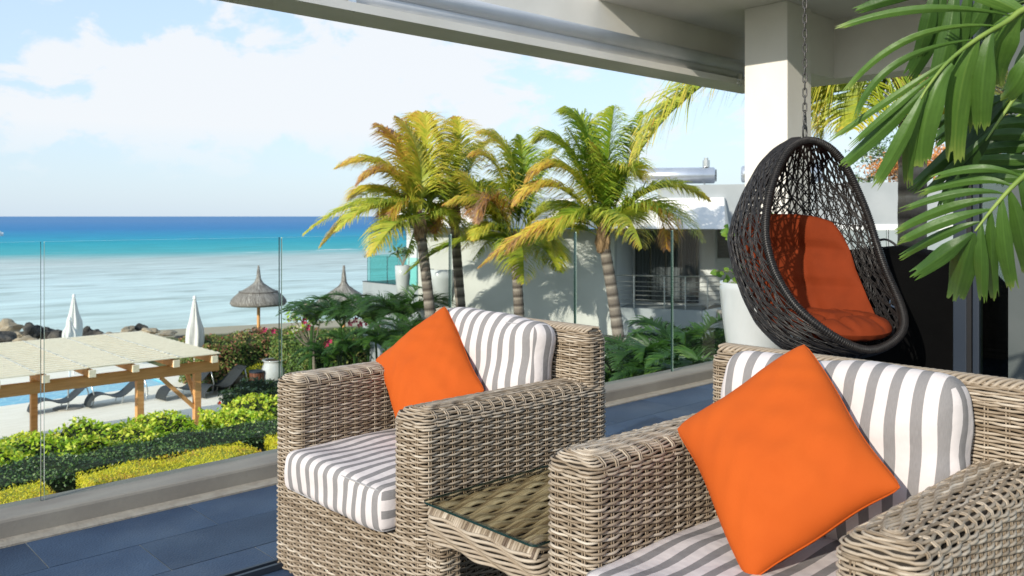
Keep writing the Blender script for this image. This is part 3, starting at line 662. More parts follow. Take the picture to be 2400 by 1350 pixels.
# side table
t = thing('wicker_side_table', 'low wicker side table with a glass top between the two armchairs', 'side table', (1.40, 1.425, 0))
w = Weave(); TXL, TYL, TH = .50, .425, .41
for lx in (0, TXL-.07):
    for ly in (0, TYL-.07):
        wl = Weave(); z = .006; par = 0
        while z < .335: R, nr = wl.loop(rloop(rectp(lx, lx+.07, ly, ly+.07), .012), z, 8, par % 2, amp=.003); z += .0088; par += 1
        stakes(wl, R, nr, 0, .335); wl.build('leg', 'wicker', t)
par = 0
for k in range(8):
    z = .332 + k*.0088; out = -.004+.007*math.sin(k/7*PI)
    for q in range(1):
        P = rloop(rectp(0, TXL, 0, TYL, -out), .03); n = 4*44; R, nr, L = resamp(P, n); i = np.arange(n)
        ph = 2*np.pi*i/16 + k*1.1
        C = np.zeros((n, 3)); C[:, :2] = R + nr*(.005*np.cos(ph))[:, None]; C[:, 2] = z + .0035*np.sin(ph)
        U = np.zeros((n, 3)); U[:, :2] = nr; Wv = np.zeros((n, 3)); Wv[:, 2] = 1
        w.ring(C, U, Wv, .0048, True, np.clip(.6+.12*np.cos(ph)+rng.normal(0, .1), 0, 1)*np.ones(n))
w.build('woven_rim', 'wicker', t)
w = Weave(); y = .008; k = 0
while y < TYL-.004:
    n = 72; s = np.arange(n)/(n-1); x = .006+s*(TXL-.012); g = (k//4) % 2
    zz = TH + .0045*np.cos(x/.058*np.pi + g*np.pi) + rng.normal(0, .0008)
    edge = np.clip((.02-x)/.02, 0, 1) + np.clip((x-TXL+.02)/.02, 0, 1); zz = zz*(1-edge) + (TH-.028)*edge
    yy = y + .0012*np.sin(x*30+k)
    w.path(np.stack([x, yy, zz], 1), .0050, tone=np.clip(.50+rng.normal(0, .2)+.12*np.cos(x/.058*np.pi+g*np.pi), 0, 1)); y += .0086; k += 1
for m in range(9):
    x = .029+m*.058
    w.path([(x, .004, TH-.004), (x, TYL/2, TH-.004), (x, TYL-.004, TH-.004)], .0045, tone=.3)
w.build('woven_top', 'wicker', t)
mb = MB(); mb.bx(.014, TXL-.014, .014, TYL-.014, TH-.05, TH-.006); mb.build('frame', 'core', t)
g = MB(); P = rloop(rectp(-.008, TXL+.004, -.004, TYL+.006), .02, 5); n = len(P)
g.add([(x, y, TH+.016) for x, y in P]+[(x, y, TH+.022) for x, y in P], [tuple(range(n))[::-1], tuple(range(n, 2*n))], mi=0)
g.add([(x, y, TH+.016) for x, y in P]+[(x, y, TH+.022) for x, y in P], [(i, (i+1) % n, n+(i+1) % n, n+i) for i in range(n)], mi=1)
g.build('glass_top', ['table_glass', 'glass_edge_dark'], t)

# ================================================================== HANGING EGG CHAIR
EC = Vector((4.47, 2.39, 0))
EZ = [.415, .44, .50, .60, .737, .90, 1.07, 1.20, 1.337, 1.50, 1.60, 1.65]
EA = [.03, .17, .27, .36, .405, .42, .42, .39, .335, .245, .15, .04]
EB = [.03, .19, .31, .41, .455, .44, .42, .39, .335, .25, .16, .04]
EY = [-.14, -.15, -.18, -.18, -.145, -.06, .0, .0, .0, .0, .0, .0]
ER = [-9, -9, -.492, -.46, -.32, -.20, -.13, -.105, -.08, -.065, -.05, -.035]   # where the opening cuts, y
zi = np.linspace(EZ[0], EZ[-1], 200)
def smooth(a): return np.convolve(np.pad(np.interp(zi, EZ, a), 9, 'edge'), np.hanning(21)[1:-1]/np.hanning(21)[1:-1].sum(), 'valid')
sA, sB, sY = smooth(EA), smooth(EB), smooth(EY)
rz = [z for z, r in zip(EZ, ER) if r > -5]; rr_ = [r for r in ER if r > -5]
from mathutils import Euler
ER_ROT = Euler((0, 0, math.radians(-18)))
def egg(z, q, sc=1.):
    """q in -1..1 runs from the left rim round the back to the right rim"""
    A, B, Yc = np.interp(z, zi, sA), np.interp(z, zi, sB), np.interp(z, zi, sY)
    if z < .50: half = PI
    else:
        c = (np.interp(z, rz, rr_)-Yc)/max(B, .01); c = max(-1, min(.95, c)); half = PI/2 - math.asin(c)
    th = PI/2 - q*half            # measured from +y (the back)
    v = Vector((A*math.cos(th)*sc, Yc + B*math.sin(th)*sc, z)); v.rotate(ER_ROT); return v + EC
egt = thing('hanging_egg_chair', 'dark woven egg chair hanging from a chain in front of the column', 'hanging chair', (0, 0, 0))
RL = .0034
w = Weave(4)
def vline(q, dz0=.415, dz1=1.64):
    for k in (-1, 1):
        pts = []
        for i in range(44):
            z = dz0+(dz1-dz0)*i/43; jj = .004*math.sin(z*19+q*40)
            pts.append(egg(z, max(-1, min(1, q+jj+k*.006)), 1.0))
        w.path(pts, RL, tone=.5)
for i in range(35): vline(-.98+i*1.96/34)
span = 1.94; H = 1.235
for fam in (-1, 1):
    for i in range(-36, 37):
        for k in (0, .012):
            pts = []; q0 = i*.058 + k + rng.normal(0, .016)
            for j in range(70):
                z = .425 + j*(1.21/69); q = q0 + fam*(z-1.03)*.92 + .018*math.sin(z*30+i*2.1)
                if abs(q) <= 1: pts.append(egg(z, q, 1.008 if fam > 0 else .992))
                elif len(pts) > 2: break
                else: pts = []
            if len(pts) > 3: w.path(pts, RL, tone=.5)
for zc in np.arange(.47, 1.62, .085):
    for seg in range(14):
        q0 = -1+seg*2/14+rng.normal(0, .02); dq = 2/14; z0 = zc+rng.normal(0, .015); z1 = zc+rng.normal(0, .03)
        w.path([egg(max(.43, min(1.64, z0+(z1-z0)*u)), max(-1, min(1, q0+dq*u))) for u in (0, .33, .66, 1)], RL, tone=.5)
w.build('woven_shell', 'rattan', egt)
rim = []
zs = list(np.linspace(.492, 1.645, 46))
left = [egg(z, -1) for z in zs]; right = [egg(z, 1) for z in zs]
rimp = left + right[::-1]
# smooth the rim path a little
for _ in range(6): rimp = [(rimp[i-1]+rimp[i]*2+rimp[(i+1) % len(rimp)])/4 for i in range(len(rimp))]
mb = MB(); mb.tube(rimp, .019, 10, closed=True); mb.build('rim_tube', 'rattan', egt, smooth=True)
w = Weave(4)
rp = np.array([tuple(p) for p in rimp]); d = np.r_[0, np.cumsum(np.linalg.norm(np.diff(np.vstack([rp, rp[:1]]), axis=0), axis=1))]
nR = 260; ss = np.arange(nR*2)/(nR*2)*d[-1]; rc = np.stack([np.interp(ss, d, np.r_[rp[:, k], rp[0, k]]) for k in range(3)], 1)
tg = np.roll(rc, -1, 0)-np.roll(rc, 1, 0); tg /= np.linalg.norm(tg, axis=1)[:, None]
u0 = np.cross(tg, np.array([0, 1., 0.2])); u0 /= np.linalg.norm(u0, axis=1)[:, None]; v0 = np.cross(tg, u0)
for k in range(nR):                                # each wrap of flat rattan around the rim
    i = 2*k; a = np.linspace(0, 2*PI, 11)[:-1]
    C = rc[i] + .0205*(np.cos(a)[:, None]*u0[i] + np.sin(a)[:, None]*v0[i]) + tg[i]*(.004*np.sin(a))[:, None]
    U = (C-rc[i])/.0205; Wv = np.repeat(tg[i][None], 10, 0)
    w.ring(C, U, Wv*1.25, .0034, True, np.full(10, .5))
w.build('rim_binding', 'rattan', egt)
# cushion
def egg_cushion():
    mb = MB(); n, m = 40, 30; L = {}
    for sg in (1, -1):
        vs = []; fs = []
        for i in range(n+1):
            for j in range(m+1):
                a = math.sin((2*i/n-1)*PI/2); b = math.sin((2*j/m-1)*PI/2)
                z = .90 + b*.315*(1-.0*a*a); aa = a*(1-.16*max(0, b)**3)
                z -= .05*(abs(a)**4)*max(0, b)
                p = egg(max(.52, z), aa*.80, .86); c = Vector((EC.x-.03, EC.y-.09, z)); nrm = (c-p); nrm.z = 0; nrm.normalize()
                th = .075*(max(0, 1-a**4)**.5)*(max(0, 1-b**4)**.5)
                tu = min(abs(a-k) for k in (-.38, .38, 0.0 if False else .38)); gx = math.exp(-(tu/.10)**2)
                tb = min(abs(b-k) for k in (-.35, .35)); gz = math.exp(-(tb/.10)**2)
                f = th*(1-.72*gx-.6*gz) if sg > 0 else -th*.4
                vs.append(p + nrm*(f+.02) + Vector((0, 0, .0)))
        for i in range(n):
            for j in range(m):
                f = (i*(m+1)+j, (i+1)*(m+1)+j, (i+1)*(m+1)+j+1, i*(m+1)+j+1); fs.append(f if sg > 0 else f[::-1])
        mb.add(vs, fs)
    t = thing('egg_chair_cushion', 'rust orange tufted cushion inside the hanging egg chair', 'cushion', (0, 0, 0))
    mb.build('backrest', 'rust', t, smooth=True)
    mb = MB(); n = 44
    for sg in (1, -1):
        vs = []; fs = []
        for i in range(n+1):
            for j in range(n+1):
                u = 2*i/n-1; v = 2*j/n-1
                x = u*math.sqrt(1-v*v/2); y = v*math.sqrt(1-u*u/2); r = min(1, math.hypot(x, y))
                th = .075*max(0, 1-r**3.5)**.5
                g = max(math.exp(-((x-k)/.07)**2) for k in (-.33, .33)); g2 = max(math.exp(-((y-k)/.07)**2) for k in (-.36, .36))
                th *= (1-.45*g-.42*g2) if sg > 0 else .8
                th *= 1+.08*math.sin(math.atan2(y, x)*19)*r*r
                pv = Vector((x*.315, -.20 + y*.285, .612 + sg*th + .02*y*y*(1 if y > 0 else -1))); pv.rotate(ER_ROT); vs.append(pv + EC)
        for i in range(n):
            for j in range(n):
                f = (i*(n+1)+j, (i+1)*(n+1)+j, (i+1)*(n+1)+j+1, i*(n+1)+j+1); fs.append(f if sg > 0 else f[::-1])
        mb.add(vs, fs)
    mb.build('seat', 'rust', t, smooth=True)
egg_cushion()
# chain
ch = thing('chair_chain', 'dark steel chain from the ceiling holding the hanging egg chair', 'chain', (EC.x, EC.y, 1.66))
def link_mesh(h, wd, r):
    mb = MB(); pts = []
    for i in range(16):
        a = 2*PI*i/16; pts.append((wd*math.cos(a), 0, (h-wd)*(1 if math.sin(a) > 0 else -1)*min(1, abs(math.sin(a))*3)+wd*math.sin(a)))
    mb.tube(pts, r, 6, closed=True); return mb
l0 = link_mesh(.026, .010, .0035).build('chain_link', 'chain', ch, smooth=True); z = .11; k = 0
l0.location = (0, 0, z)
while z < 1.12:
    z += .0415; k += 1
    l = bpy.data.objects.new('chain_link', l0.data); COL.objects.link(l); l.parent = ch; l.location = (0, 0, z); l.rotation_euler = (0, 0, (k % 2)*PI/2+.4)
mb = link_mesh(.036, .020, .0055); mb.build('shackle', 'chain', ch, smooth=True).location = (0, 0, .015)
mb = link_mesh(.036, .012, .005); mb.build('carabiner', 'chain', ch, smooth=True).location = (0, 0, .068)

# ================================================================== TERRACE OBJECTS
t = thing('planter', 'tall tapered glossy white planter standing by the kerb behind the egg chair', 'planter', (5.17, 3.12, 0))
prof = [(.0, .004), (.15, .004), (.158, .02), (.19, .25), (.222, .5), (.243, .70), (.246, .745), (.240, .755), (.228, .750), (.224, .71)]
mb = MB(); mb.lathe(prof, n=48); mb.build('pot', 'ceramic', t, smooth=True)
mb = MB(); mb.lathe([(.225, .70), (.12, .712), (0, .715)], n=24); mb.build('soil', 'soil', t)
pl = thing('bougainvillea', 'leafy climbing plant growing from the white planter, heart shaped leaves', 'plant', (5.17, 3.12, .71))
R2 = random.Random(5)
def vine(o, pts, r, nl, size, mb_leaf):
    P = [Vector(p) for p in pts]; C = bez(P[0], P[1], P[2], 14)
    C = [c + Vector((R2.uniform(-.008, .008), R2.uniform(-.008, .008), R2.uniform(-.006, .006))) for c in C]
    mb = MB(); mb.tube(C, [r*(1-.7*i/13) for i in range(14)], 5); mb.build('stem', 'twig', o)
    for i in range(nl):
        s = R2.uniform(.25, 1); c = C[min(13, int(s*13))]; d = Vector((R2.uniform(-1, 1), R2.uniform(-1, 1), R2.uniform(-.6, .5))).normalized()
        sz = size*R2.uniform(.6, 1.25); n = Vector((R2.uniform(-.6, .6)-.5, R2.uniform(-.6, .6)-.6, R2.uniform(.1, 1))).normalized(); sd = n.cross(d).normalized(); u = sd.cross(n)
        c0 = c + d*.012
        rim_ = [(0, .0), (.38, .12), (.45, .42), (.28, .75), (0, 1.05), (-.28, .75), (-.45, .42), (-.38, .12)]
        vs = [c0 + sd*x*sz + u*y*sz - n*(abs(x)*.25*sz) for x, y in rim_] + [c0 + u*.45*sz]
        lm = MB(); lm.add(vs, [(k, (k+1) % 8, 8) for k in range(8)], R2.uniform(.1, .9)); lm.build('leaf', 'plant_leaf', o)
M['plant_leaf'] = pm('broad_green_leaf', None, scale=6, rough=.45, trans=.3, ramp=[(0, (.03, .09, .012)), (.6, (.09, .20, .03)), (1, (.22, .36, .05))])
rl = Vector((.732, -.681, 0)); fw_ = Vector((.681, .732, 0))
for (lx, lz, cx, cz, nl) in [(-.22, .42, -.06, .30, 13), (-.30, .12, -.1, .14, 14), (-.12, .18, .02, .12, 10), (.05, .55, .1, .3, 14), (-.05, .36, .05, .22, 10), (-.26, .02, -.1, .08, 9), (.2, .3, .12, .2, 8), (.12, .12, .1, .1, 8)]:
    vine(pl, [(0, 0, 0), tuple(rl*cx + Vector((0, 0, cz))), tuple(rl*lx + fw_*R2.uniform(-.1, .1) + Vector((0, 0, lz)))], .005, nl, .05, None)

# covered barbecue
t = thing('covered_barbecue', 'big barbecue under a black fabric cover beside the folding door', 'barbecue cover', (5.42, 2.25, 0))
mb = MB(); vs = []; fs = []; n = 36; lv = [(0, 1.0), (.35, .98), (.70, .96), (.86, .93), (.94, .80), (.985, .52), (1.0, .0)]
for h_, s in lv:
    for k in range(n):
        a = 2*PI*k/n; ca, sa = math.cos(a), math.sin(a); q = (abs(ca)**4+abs(sa)**4)**-.25
        hx, hy = .27, .62; yy = hy*q*sa*(s if h_ > .9 else s); xx = hx*q*ca*(s**.5 if s > 0 else 0)
        fold = .008*math.sin(a*9+h_*4)*(1-h_)
        vs.append((xx+fold, yy+fold, h_*(1.02-.10*abs(yy/.62)**2 - .02*(yy < 0))))
for i in range(len(lv)-1):
    for k in range(n): fs.append((i*n+k, i*n+(k+1) % n, (i+1)*n+(k+1) % n, (i+1)*n+k))
mb.add(vs, fs); mb.build('cover', 'cover', t, smooth=True)
mb = MB(); mb.tube([(-.05, .18-.19*(i/10)*1.0, 1.0+.055*math.sin(PI*i/10)) for i in range(11)], .008, 6); mb.build('handle_strap', 'black', t, smooth=True)
fc = bpy.data.curves.new('lettering', 'FONT'); fc.body = 'Q'; fc.size = .085; fc.extrude = .001
fo = bpy.data.objects.new('lettering', fc); me = bpy.data.meshes.new_from_object(fo); bpy.data.objects.remove(fo)
me.materials.append(pm('grey_print', (.30, .36, .45), rough=.6)); lo = bpy.data.objects.new('lettering', me); COL.objects.link(lo); lo.parent = t
pq = W3(2083, 722, 5.05); lo.location = Vector((-.285, 0, pq.z)); lo.location.y = (pq.y/pq.x)*(5.42-.285) - 2.25
lo.rotation_euler = (PI/2, 0, -PI/2)

# ================================================================== PALMS
def frond(tree, P0, P1, P2, tone0=.3, tone1=.7, n=44, ll=.55, droop=.75, width=.028, mat='frond', stiff=0., rad=.014, name='frond', seg=3, gap0=.14, wind=0., tang=.62):
    P0, P1, P2 = map(Vector, (P0, P1, P2)); C = bez(P0, P1, P2, 26)
    mb = MB(); mb.tube(C, [rad*(1-.85*i/25)+.002 for i in range(26)], 5, tone=[tone0*.5+.35]*26)
    rg = random.Random(hash((round(P2.x*100), round(P2.z*100))) & 0xffff)
    up = Vector((0, 0, 1))
    for i in range(n):
        s = gap0 + (1-gap0)*i/(n-1); f = s*25; a = int(min(24, f)); p = C[a].lerp(C[a+1], f-a); tg = (C[a+1]-C[a]).normalized()
        side = tg.cross(up)
        if side.length < .05: side = tg.orthogonal()
        side.normalize(); nrm = side.cross(tg)
        L = ll*(math.sin(PI*min(1, .18+s*.80))**.55)*(1-.45*max(0, s-.7)/.3)
        for sg in (-1, 1):
            l = L*rg.uniform(.8, 1.12); d = (tg*tang + side*sg*.75 + nrm*.22 + Vector((rg.uniform(-.2, .2), rg.uniform(-.2, .2), rg.uniform(-.16, .16))) + rl*wind).normalized()
            w = width*rg.uniform(.7, 1.3); q = p.copy(); vs = []; dd = d.copy()
            for k in range(seg+1):
                u = k/seg; ww = w*(1-.92*u**1.6)*.5
                wd = dd.cross(nrm if abs(dd.dot(nrm)) < .9 else side).normalized()
                wd = (wd*.7 + nrm*.5).normalized()
                vs += [q-wd*ww, q+wd*ww]; q = q + dd*(l/seg); dd = (dd + Vector((0, 0, -1))*droop*(u+.35)*(1-stiff) + rl*wind*.2).normalized()
            tn = tone0 + (tone1-tone0)*s + rg.gauss(0, .07)
            tns = [min(1, max(0, tn + .28*(j//2)/seg*(1 if rg.random() < .6 else 0))) for j in range(len(vs))]
            mb.add(vs, [(2*k, 2*k+1, 2*k+3, 2*k+2) for k in range(seg)], tns)
    return mb.build(name, mat, tree)
def trunk(tree, a, b, r0, r1, bend, name='trunk'):
    a, b = Vector(a), Vector(b); m = (a+b)/2 + Vector(bend); n = 90; C = bez(a, m, b, n); mb = MB(); R3 = random.Random(3)
    rad = []; tn = []
    for i in range(n):
        s = i/(n-1); ring = (i % 4)/4.; rad.append((r0*(1-s)+r1*s)*(1+.07*(1-ring)+R3.uniform(-.02, .02))*(1+.35*max(0, .06-s)/.06)); tn.append(.18+.62*ring+R3.uniform(-.1, .1) if ring else .02)
    mb.tube(C, rad, 14, tone=tn); mb.build(name, 'trunk', tree, smooth=False)
def palm(label, crown, base, D, fr, r0=.14, r1=.112, bendpx=0, fill=8, seed=1, tones=(.3, .75), boot=True, L=.72):
    """crown/base in picture pixels at depth D; fr: list of (ctrl, tip, depth offset, tone0, tone1)"""
    Cc = W3(crown[0], crown[1], D); B = W3(base[0], base[1], D); B.z = h_ground(B.x, B.y)-.1
    s = (B.z-EYE)/(W3(base[0], base[1], D).z-EYE); up = (B - Cc).length
    t = thing('palm_tree', label, 'palm tree', tuple(B), group='coconut palms')
    Bx = W3(base[0], base[1], D); k = (Cc.z-B.z)/max(.1, (Cc.z-Bx.z)); B2 = Cc + (Bx-Cc)*k; B2.z = B.z
    loc = Vector(t.location); t.location = B2; loc = B2
    TG = .28 if D < 12 else .62; trunk(t, (0, 0, 0), Cc-loc, r0, r1, rl*bendpx, 'trunk')
    mb = MB(); mb.lathe([(r1*.9, -.30), (r1*1.15, -.26), (r1*1.38, -.08), (r1*1.35, .10), (r1*.9, .30), (.02, .45)], tuple(Cc-loc), n=12, fold=lambda a, s: .18*math.sin(a*5+s*9)); mb.build('crown_base', 'fibre', t)
    R4 = random.Random(seed)
    for (c, tp, dd, t0, t1) in fr:
        a0 = W3(crown[0], crown[1]-10, D); P2 = W3(tp[0], tp[1], D+dd); P1 = W3(c[0], c[1], D+dd*.6)
        st = (P1-a0).normalized()*.1
        ln = ((P1-a0).length+(P2-P1).length)
        frond(t, a0-loc+st, P1-loc, P2-loc, t0, t1, n=int(56+ln*30), ll=L*(.84+.13*ln), droop=1.0, width=.036 if D > 12 else .03, wind=-.12 if D > 12 else 0, tang=TG)
    for i in range(fill):
        az = R4.uniform(0, 2*PI); ele = R4.uniform(.1, 1.25); Ln = R4.uniform(1.5, 2.2)*L/.6; h = Vector((math.cos(az), math.sin(az), 0))
        a0 = Cc-loc; P1 = a0 + h*Ln*.45*math.cos(ele*.6) + Vector((0, 0, Ln*.62*math.sin(ele)+.2)); P2 = a0 + h*Ln*.98 - rl*.25 + Vector((0, 0, Ln*(.55*math.sin(ele)-.42)))
        frond(t, a0, P1, P2, R4.uniform(.12, .35), R4.uniform(.35, .8), n=80, ll=L*1.25, droop=1.0, width=.034, wind=-.1)
    return t
palm('leftmost coconut palm, golden fronds swept over the sea', (985, 535), (1003, 730), 20.5,
     [((880, 430), (752, 578), -.3, .45, .72), ((930, 345), (838, 432), -.6, .5, 1.), ((930, 330), (788, 395), .2, .5, .7), ((960, 330), (882, 290), .5, .6, .9),
      ((1000, 330), (930, 275), .3, .5, .72), ((1010, 290), (990, 265), .8, .5, .7), ((1040, 400), (1075, 330), .9, .3, .6), ((950, 440), (905, 520), -.8, .4, .9), ((1060, 470), (1085, 560), -.3, .3, .5), ((900, 400), (820, 470), .6, .4, .7)], fill=8, seed=11, bendpx=.10)
palm('slender coconut palm second from the left, yellow upright fronds', (1065, 505), (1085, 725), 21.8,
     [((1010, 360), (905, 300), -.4, .5, .75), ((1040, 330), (1000, 262), 0, .5, .72), ((1085, 330), (1070, 275), .6, .4, .7), ((1030, 390), (970, 475), -.9, .35, .65),
      ((1000, 420), (930, 480), -.7, .35, .75), ((1130, 400), (1165, 470), .2, .3, .6), ((1110, 350), (1150, 330), .8, .35, .7), ((1035, 460), (1020, 545), -.4, .6, .9), ((1110, 450), (1140, 540), -.2, .3, .55)], fill=8, seed=21, bendpx=-.1)
palm('coconut palm in the middle with one brown folded frond', (1207, 585), (1213, 730), 20.5,
     [((1190, 340), (1100, 365), -.3, .4, .75), ((1230, 310), (1120, 312), .2, .35, .65), ((1240, 400), (1215, 318), .4, .2, .4), ((1270, 400), (1300, 350), .5, .25, .5), ((1150, 400), (1120, 520), -.5, .8, 1.),
      ((1150, 440), (1040, 480), -.3, .4, .7), ((1120, 440), (1075, 400), .6, .4, .6), ((1290, 440), (1335, 520), -.2, .3, .6), ((1270, 500), (1300, 600), -.3, .35, .6), ((1160, 500), (1110, 560), -.6, .3, .6)], fill=7, seed=31, bendpx=.08)
palm('rightmost of the four garden palms, green crown before the white fascia', (1413, 560), (1440, 810), 18.2,
     [((1330, 470), (1125, 625), -.5, .5, .85), ((1310, 370), (1205, 480), -.4, .45, .8), ((1330, 270), (1255, 335), .3, .25, .5), ((1390, 250), (1325, 265), .5, .15, .45), ((1425, 330), (1440, 250), .3, .15, .4),
      ((1490, 380), (1508, 262), .4, .12, .35), ((1540, 380), (1662, 470), -.1, .3, .6), ((1560, 420), (1562, 582), -.5, .55, .9), ((1345, 320), (1235, 425), -.1, .4, .8), ((1450, 350), (1500, 420), -.6, .25, .6),
      ((1390, 380), (1330, 300), -.3, .15, .4), ((1380, 450), (1290, 560), -.5, .2, .5), ((1450, 400), (1380, 330), .3, .4, .7), ((1470, 470), (1490, 545), -.4, .25, .6)], fill=6, seed=41, bendpx=.22, L=.74)
palm('nearest tall coconut palm, its crown hidden above the end beam', (2140, 165), (2138, 560), 9.8,
     [((1690, 40), (1490, 372), .3, .38, .55), ((1960, 60), (1925, 330), .3, .35, .66), ((2000, 40), (1890, 250), .6, .25, .5), ((2020, 120), (2000, 300), -.4, .2, .55), ((2190, 120), (2260, 330), .4, .4, .8), ((2240, 60), (2420, 260), .2, .3, .6), ((2080, 130), (2060, 260), .2, .2, .5)],
     r0=.165, r1=.145, fill=0, seed=51, L=1.15)

# ================================================================== GARDEN
def leafbox(name, label, cat, x0, x1, y0, y1, z0, z1, n, size, mat, lumps=.12, aspect=.5, group=None, tone=(0, 1), skew=0., ends=.25, grow=.3, rot=0., coremat='hedge_core'):
    nx, ny = int((x1-x0)/.18)+4, int((y1-y0)/.18)+4
    R5 = random.Random(int(x0*37+y0*11)); ph = [R5.uniform(0, 6) for _ in range(4)]
    def top(x, y): return z1 + lumps*(.5*math.sin(x*2.3+ph[0])*math.sin(y*2.9+ph[1])+.5*math.sin(x*5.1+ph[2]+y*3))
    c = Vector(((x0+x1)/2, (y0+y1)/2, z0))
    P = []; Nn = []
    W_, D_, H_ = x1-x0, y1-y0, z1-z0
    areas = [W_*D_, W_*H_, W_*H_*.4, D_*H_, D_*H_]; tot = sum(areas)
    for k, ar in enumerate(areas):
        m = int(n*ar/tot)
        for _ in range(m):
            a, b = R5.random(), R5.random(); j = abs(R5.gauss(0, 1))*size*.9
            e = ends
            if k == 0:
                x, y = x0+W_*a, y0+D_*b; edge = min((x-x0), (x1-x), (y-y0), (y1-y)); z = top(x, y) - j - .12*max(0, 1-edge/e)**2; nr = (0, 0, 1)
            elif k == 1: x = x0+W_*a; z = z0+H_*b*1.0; y = y0 + j + .08*math.sin(x*3+ph[3])*lumps*4; nr = (0, -1, .25)
            elif k == 2: x = x0+W_*a; z = z0+H_*(.4+.6*b); y = y1-j; nr = (0, 1, .2)
            elif k == 3: y = y0+D_*a; z = z0+H_*b; x = x0+j; nr = (-1, 0, .2)
            else: y = y0+D_*a; z = z0+H_*b; x = x1-j; nr = (1, 0, .2)
            if k and z > top(x, y): z = top(x, y)
            P.append((x-c.x, y-c.y, z-c.z)); Nn.append(nr)
    q = min(size*1.3, .14)
    cv = []; cf = []; m = 0
    X = [x0+q+(W_-2*q)*i/(nx-1) for i in range(nx)]; Yv = [y0+q+(D_-2*q)*i/(ny-1) for i in range(ny)]
    for y in Yv:
        for x in X: cv.append((x-c.x, y-c.y, top(x, y)-q*1.1-c.z))
    cf = [(j*nx+i, j*nx+i+1, (j+1)*nx+i+1, (j+1)*nx+i) for j in range(ny-1) for i in range(nx-1)]
    b0 = len(cv); edge = [(j, i) for j, i in [(0, i) for i in range(nx)]+[(j, nx-1) for j in range(1, ny)]+[(ny-1, i) for i in range(nx-2, -1, -1)]+[(j, 0) for j in range(ny-2, 0, -1)]]
    for j, i in edge: v = cv[j*nx+i]; cv.append((v[0], v[1], -.1))
    E_ = len(edge)
    for k in range(E_): a = edge[k][0]*nx+edge[k][1]; b = edge[(k+1) % E_][0]*nx+edge[(k+1) % E_][1]; cf.append((a, b0+k, b0+(k+1) % E_, b)[::-1])
    P = np.array(P); k = len(P)
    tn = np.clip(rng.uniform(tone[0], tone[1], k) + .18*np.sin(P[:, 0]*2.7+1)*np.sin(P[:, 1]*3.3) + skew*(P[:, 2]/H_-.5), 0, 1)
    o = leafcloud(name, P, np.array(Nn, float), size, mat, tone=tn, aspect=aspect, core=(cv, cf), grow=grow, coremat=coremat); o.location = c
    if cat: tag(o, label, cat, group)
    return o
def zat(x, y): return h_ground(x, y)
HG = 'clipped hedges below the terrace'
leafbox('lime_hedge', 'low lime yellow clipped hedge piece in the middle of the bottom left', 'hedge', 4.25, 7.05, 14.1, 15.0, -4.25, -2.93, 20000, .05, 'lime_leaf', aspect=.28, group=HG, lumps=.07, tone=(.25, .8), skew=.4, grow=1.6, coremat='lime_core')
leafbox('lime_hedge', 'low lime yellow clipped hedge piece at the bottom left corner', 'hedge', .9, 3.75, 14.1, 15.0, -4.25, -2.96, 20000, .05, 'lime_leaf', aspect=.28, group=HG, lumps=.07, tone=(.25, .8), skew=.4, grow=1.6, coremat='lime_core')
leafbox('lime_hedge', 'small lime yellow clipped hedge piece touching the left edge of the armchair', 'hedge', 7.55, 9.8, 14.1, 15.0, -4.25, -2.92, 20000, .05, 'lime_leaf', aspect=.28, group=HG, lumps=.07, tone=(.25, .8), skew=.4, grow=1.6, coremat='lime_core')
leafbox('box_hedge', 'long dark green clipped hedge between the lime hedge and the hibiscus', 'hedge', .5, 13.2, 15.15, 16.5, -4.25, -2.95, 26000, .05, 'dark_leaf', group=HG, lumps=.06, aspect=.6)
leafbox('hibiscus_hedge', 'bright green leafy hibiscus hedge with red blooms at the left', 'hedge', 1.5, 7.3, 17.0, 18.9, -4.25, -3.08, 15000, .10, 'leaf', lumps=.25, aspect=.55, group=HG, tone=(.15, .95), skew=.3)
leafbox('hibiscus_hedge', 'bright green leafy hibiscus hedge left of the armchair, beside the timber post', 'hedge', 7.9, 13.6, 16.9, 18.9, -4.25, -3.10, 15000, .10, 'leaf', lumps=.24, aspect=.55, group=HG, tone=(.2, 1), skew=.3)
leafbox('croton_hedge', 'rounded green and reddish shrub hedge between the pool deck and the sea', 'hedge', 12.6, 17.6, 29.3, 31.9, -5.2, -3.35, 16000, .11, 'pink_leaf', lumps=.28, group='shrubs by the sea', tone=(.1, 1), ends=.7, skew=.2)
leafbox('croton_hedge', 'green shrub hedge right of the thatched parasol pole', 'hedge', 14.6, 18.3, 26.0, 28.6, -5.2, -3.15, 14000, .11, 'pink_leaf', lumps=.25, group='shrubs by the sea', tone=(0, .75), ends=.7)
leafbox('clipped_shrub', 'low lime green mounded shrub beside the deck, left of the sign board', 'shrub', 13.9, 15.6, 28.9, 30.2, -5.2, -4.25, 5000, .07, 'lime_leaf', lumps=.1, ends=.6, tone=(.05, .6), aspect=.35, grow=1)
def flowers(pts, mat, label, group, size=.11):
    for i, p in enumerate(pts):
        R6 = random.Random(i+int(p.x*50)); mb = MB()
        for k in range(5):
            a = 2*PI*k/5+R6.uniform(0, 1); d = Vector((math.cos(a), -.4, math.sin(a))).normalized(); e = Vector((-math.sin(a), 0, math.cos(a)))
            mb.add([(0, 0, 0), tuple(d*size*.35+e*size*.2), tuple(d*size*.6), tuple(d*size*.35-e*size*.2)], [(0, 1, 2, 3)])
        mb.add([(0, -.01, 0), (size*.1, -.03, size*.08), (0, -.04, size*.14), (-size*.1, -.03, size*.08)], [(0, 1, 2, 3)])
        tag(mb.build('flower', mat, loc=p), label if isinstance(label, str) else label[i], 'flower', group)
flowers([W3(127, 1025, 17.1)], 'red', 'largest red hibiscus bloom low in the hedge at the left', 'red hibiscus blooms', .16)
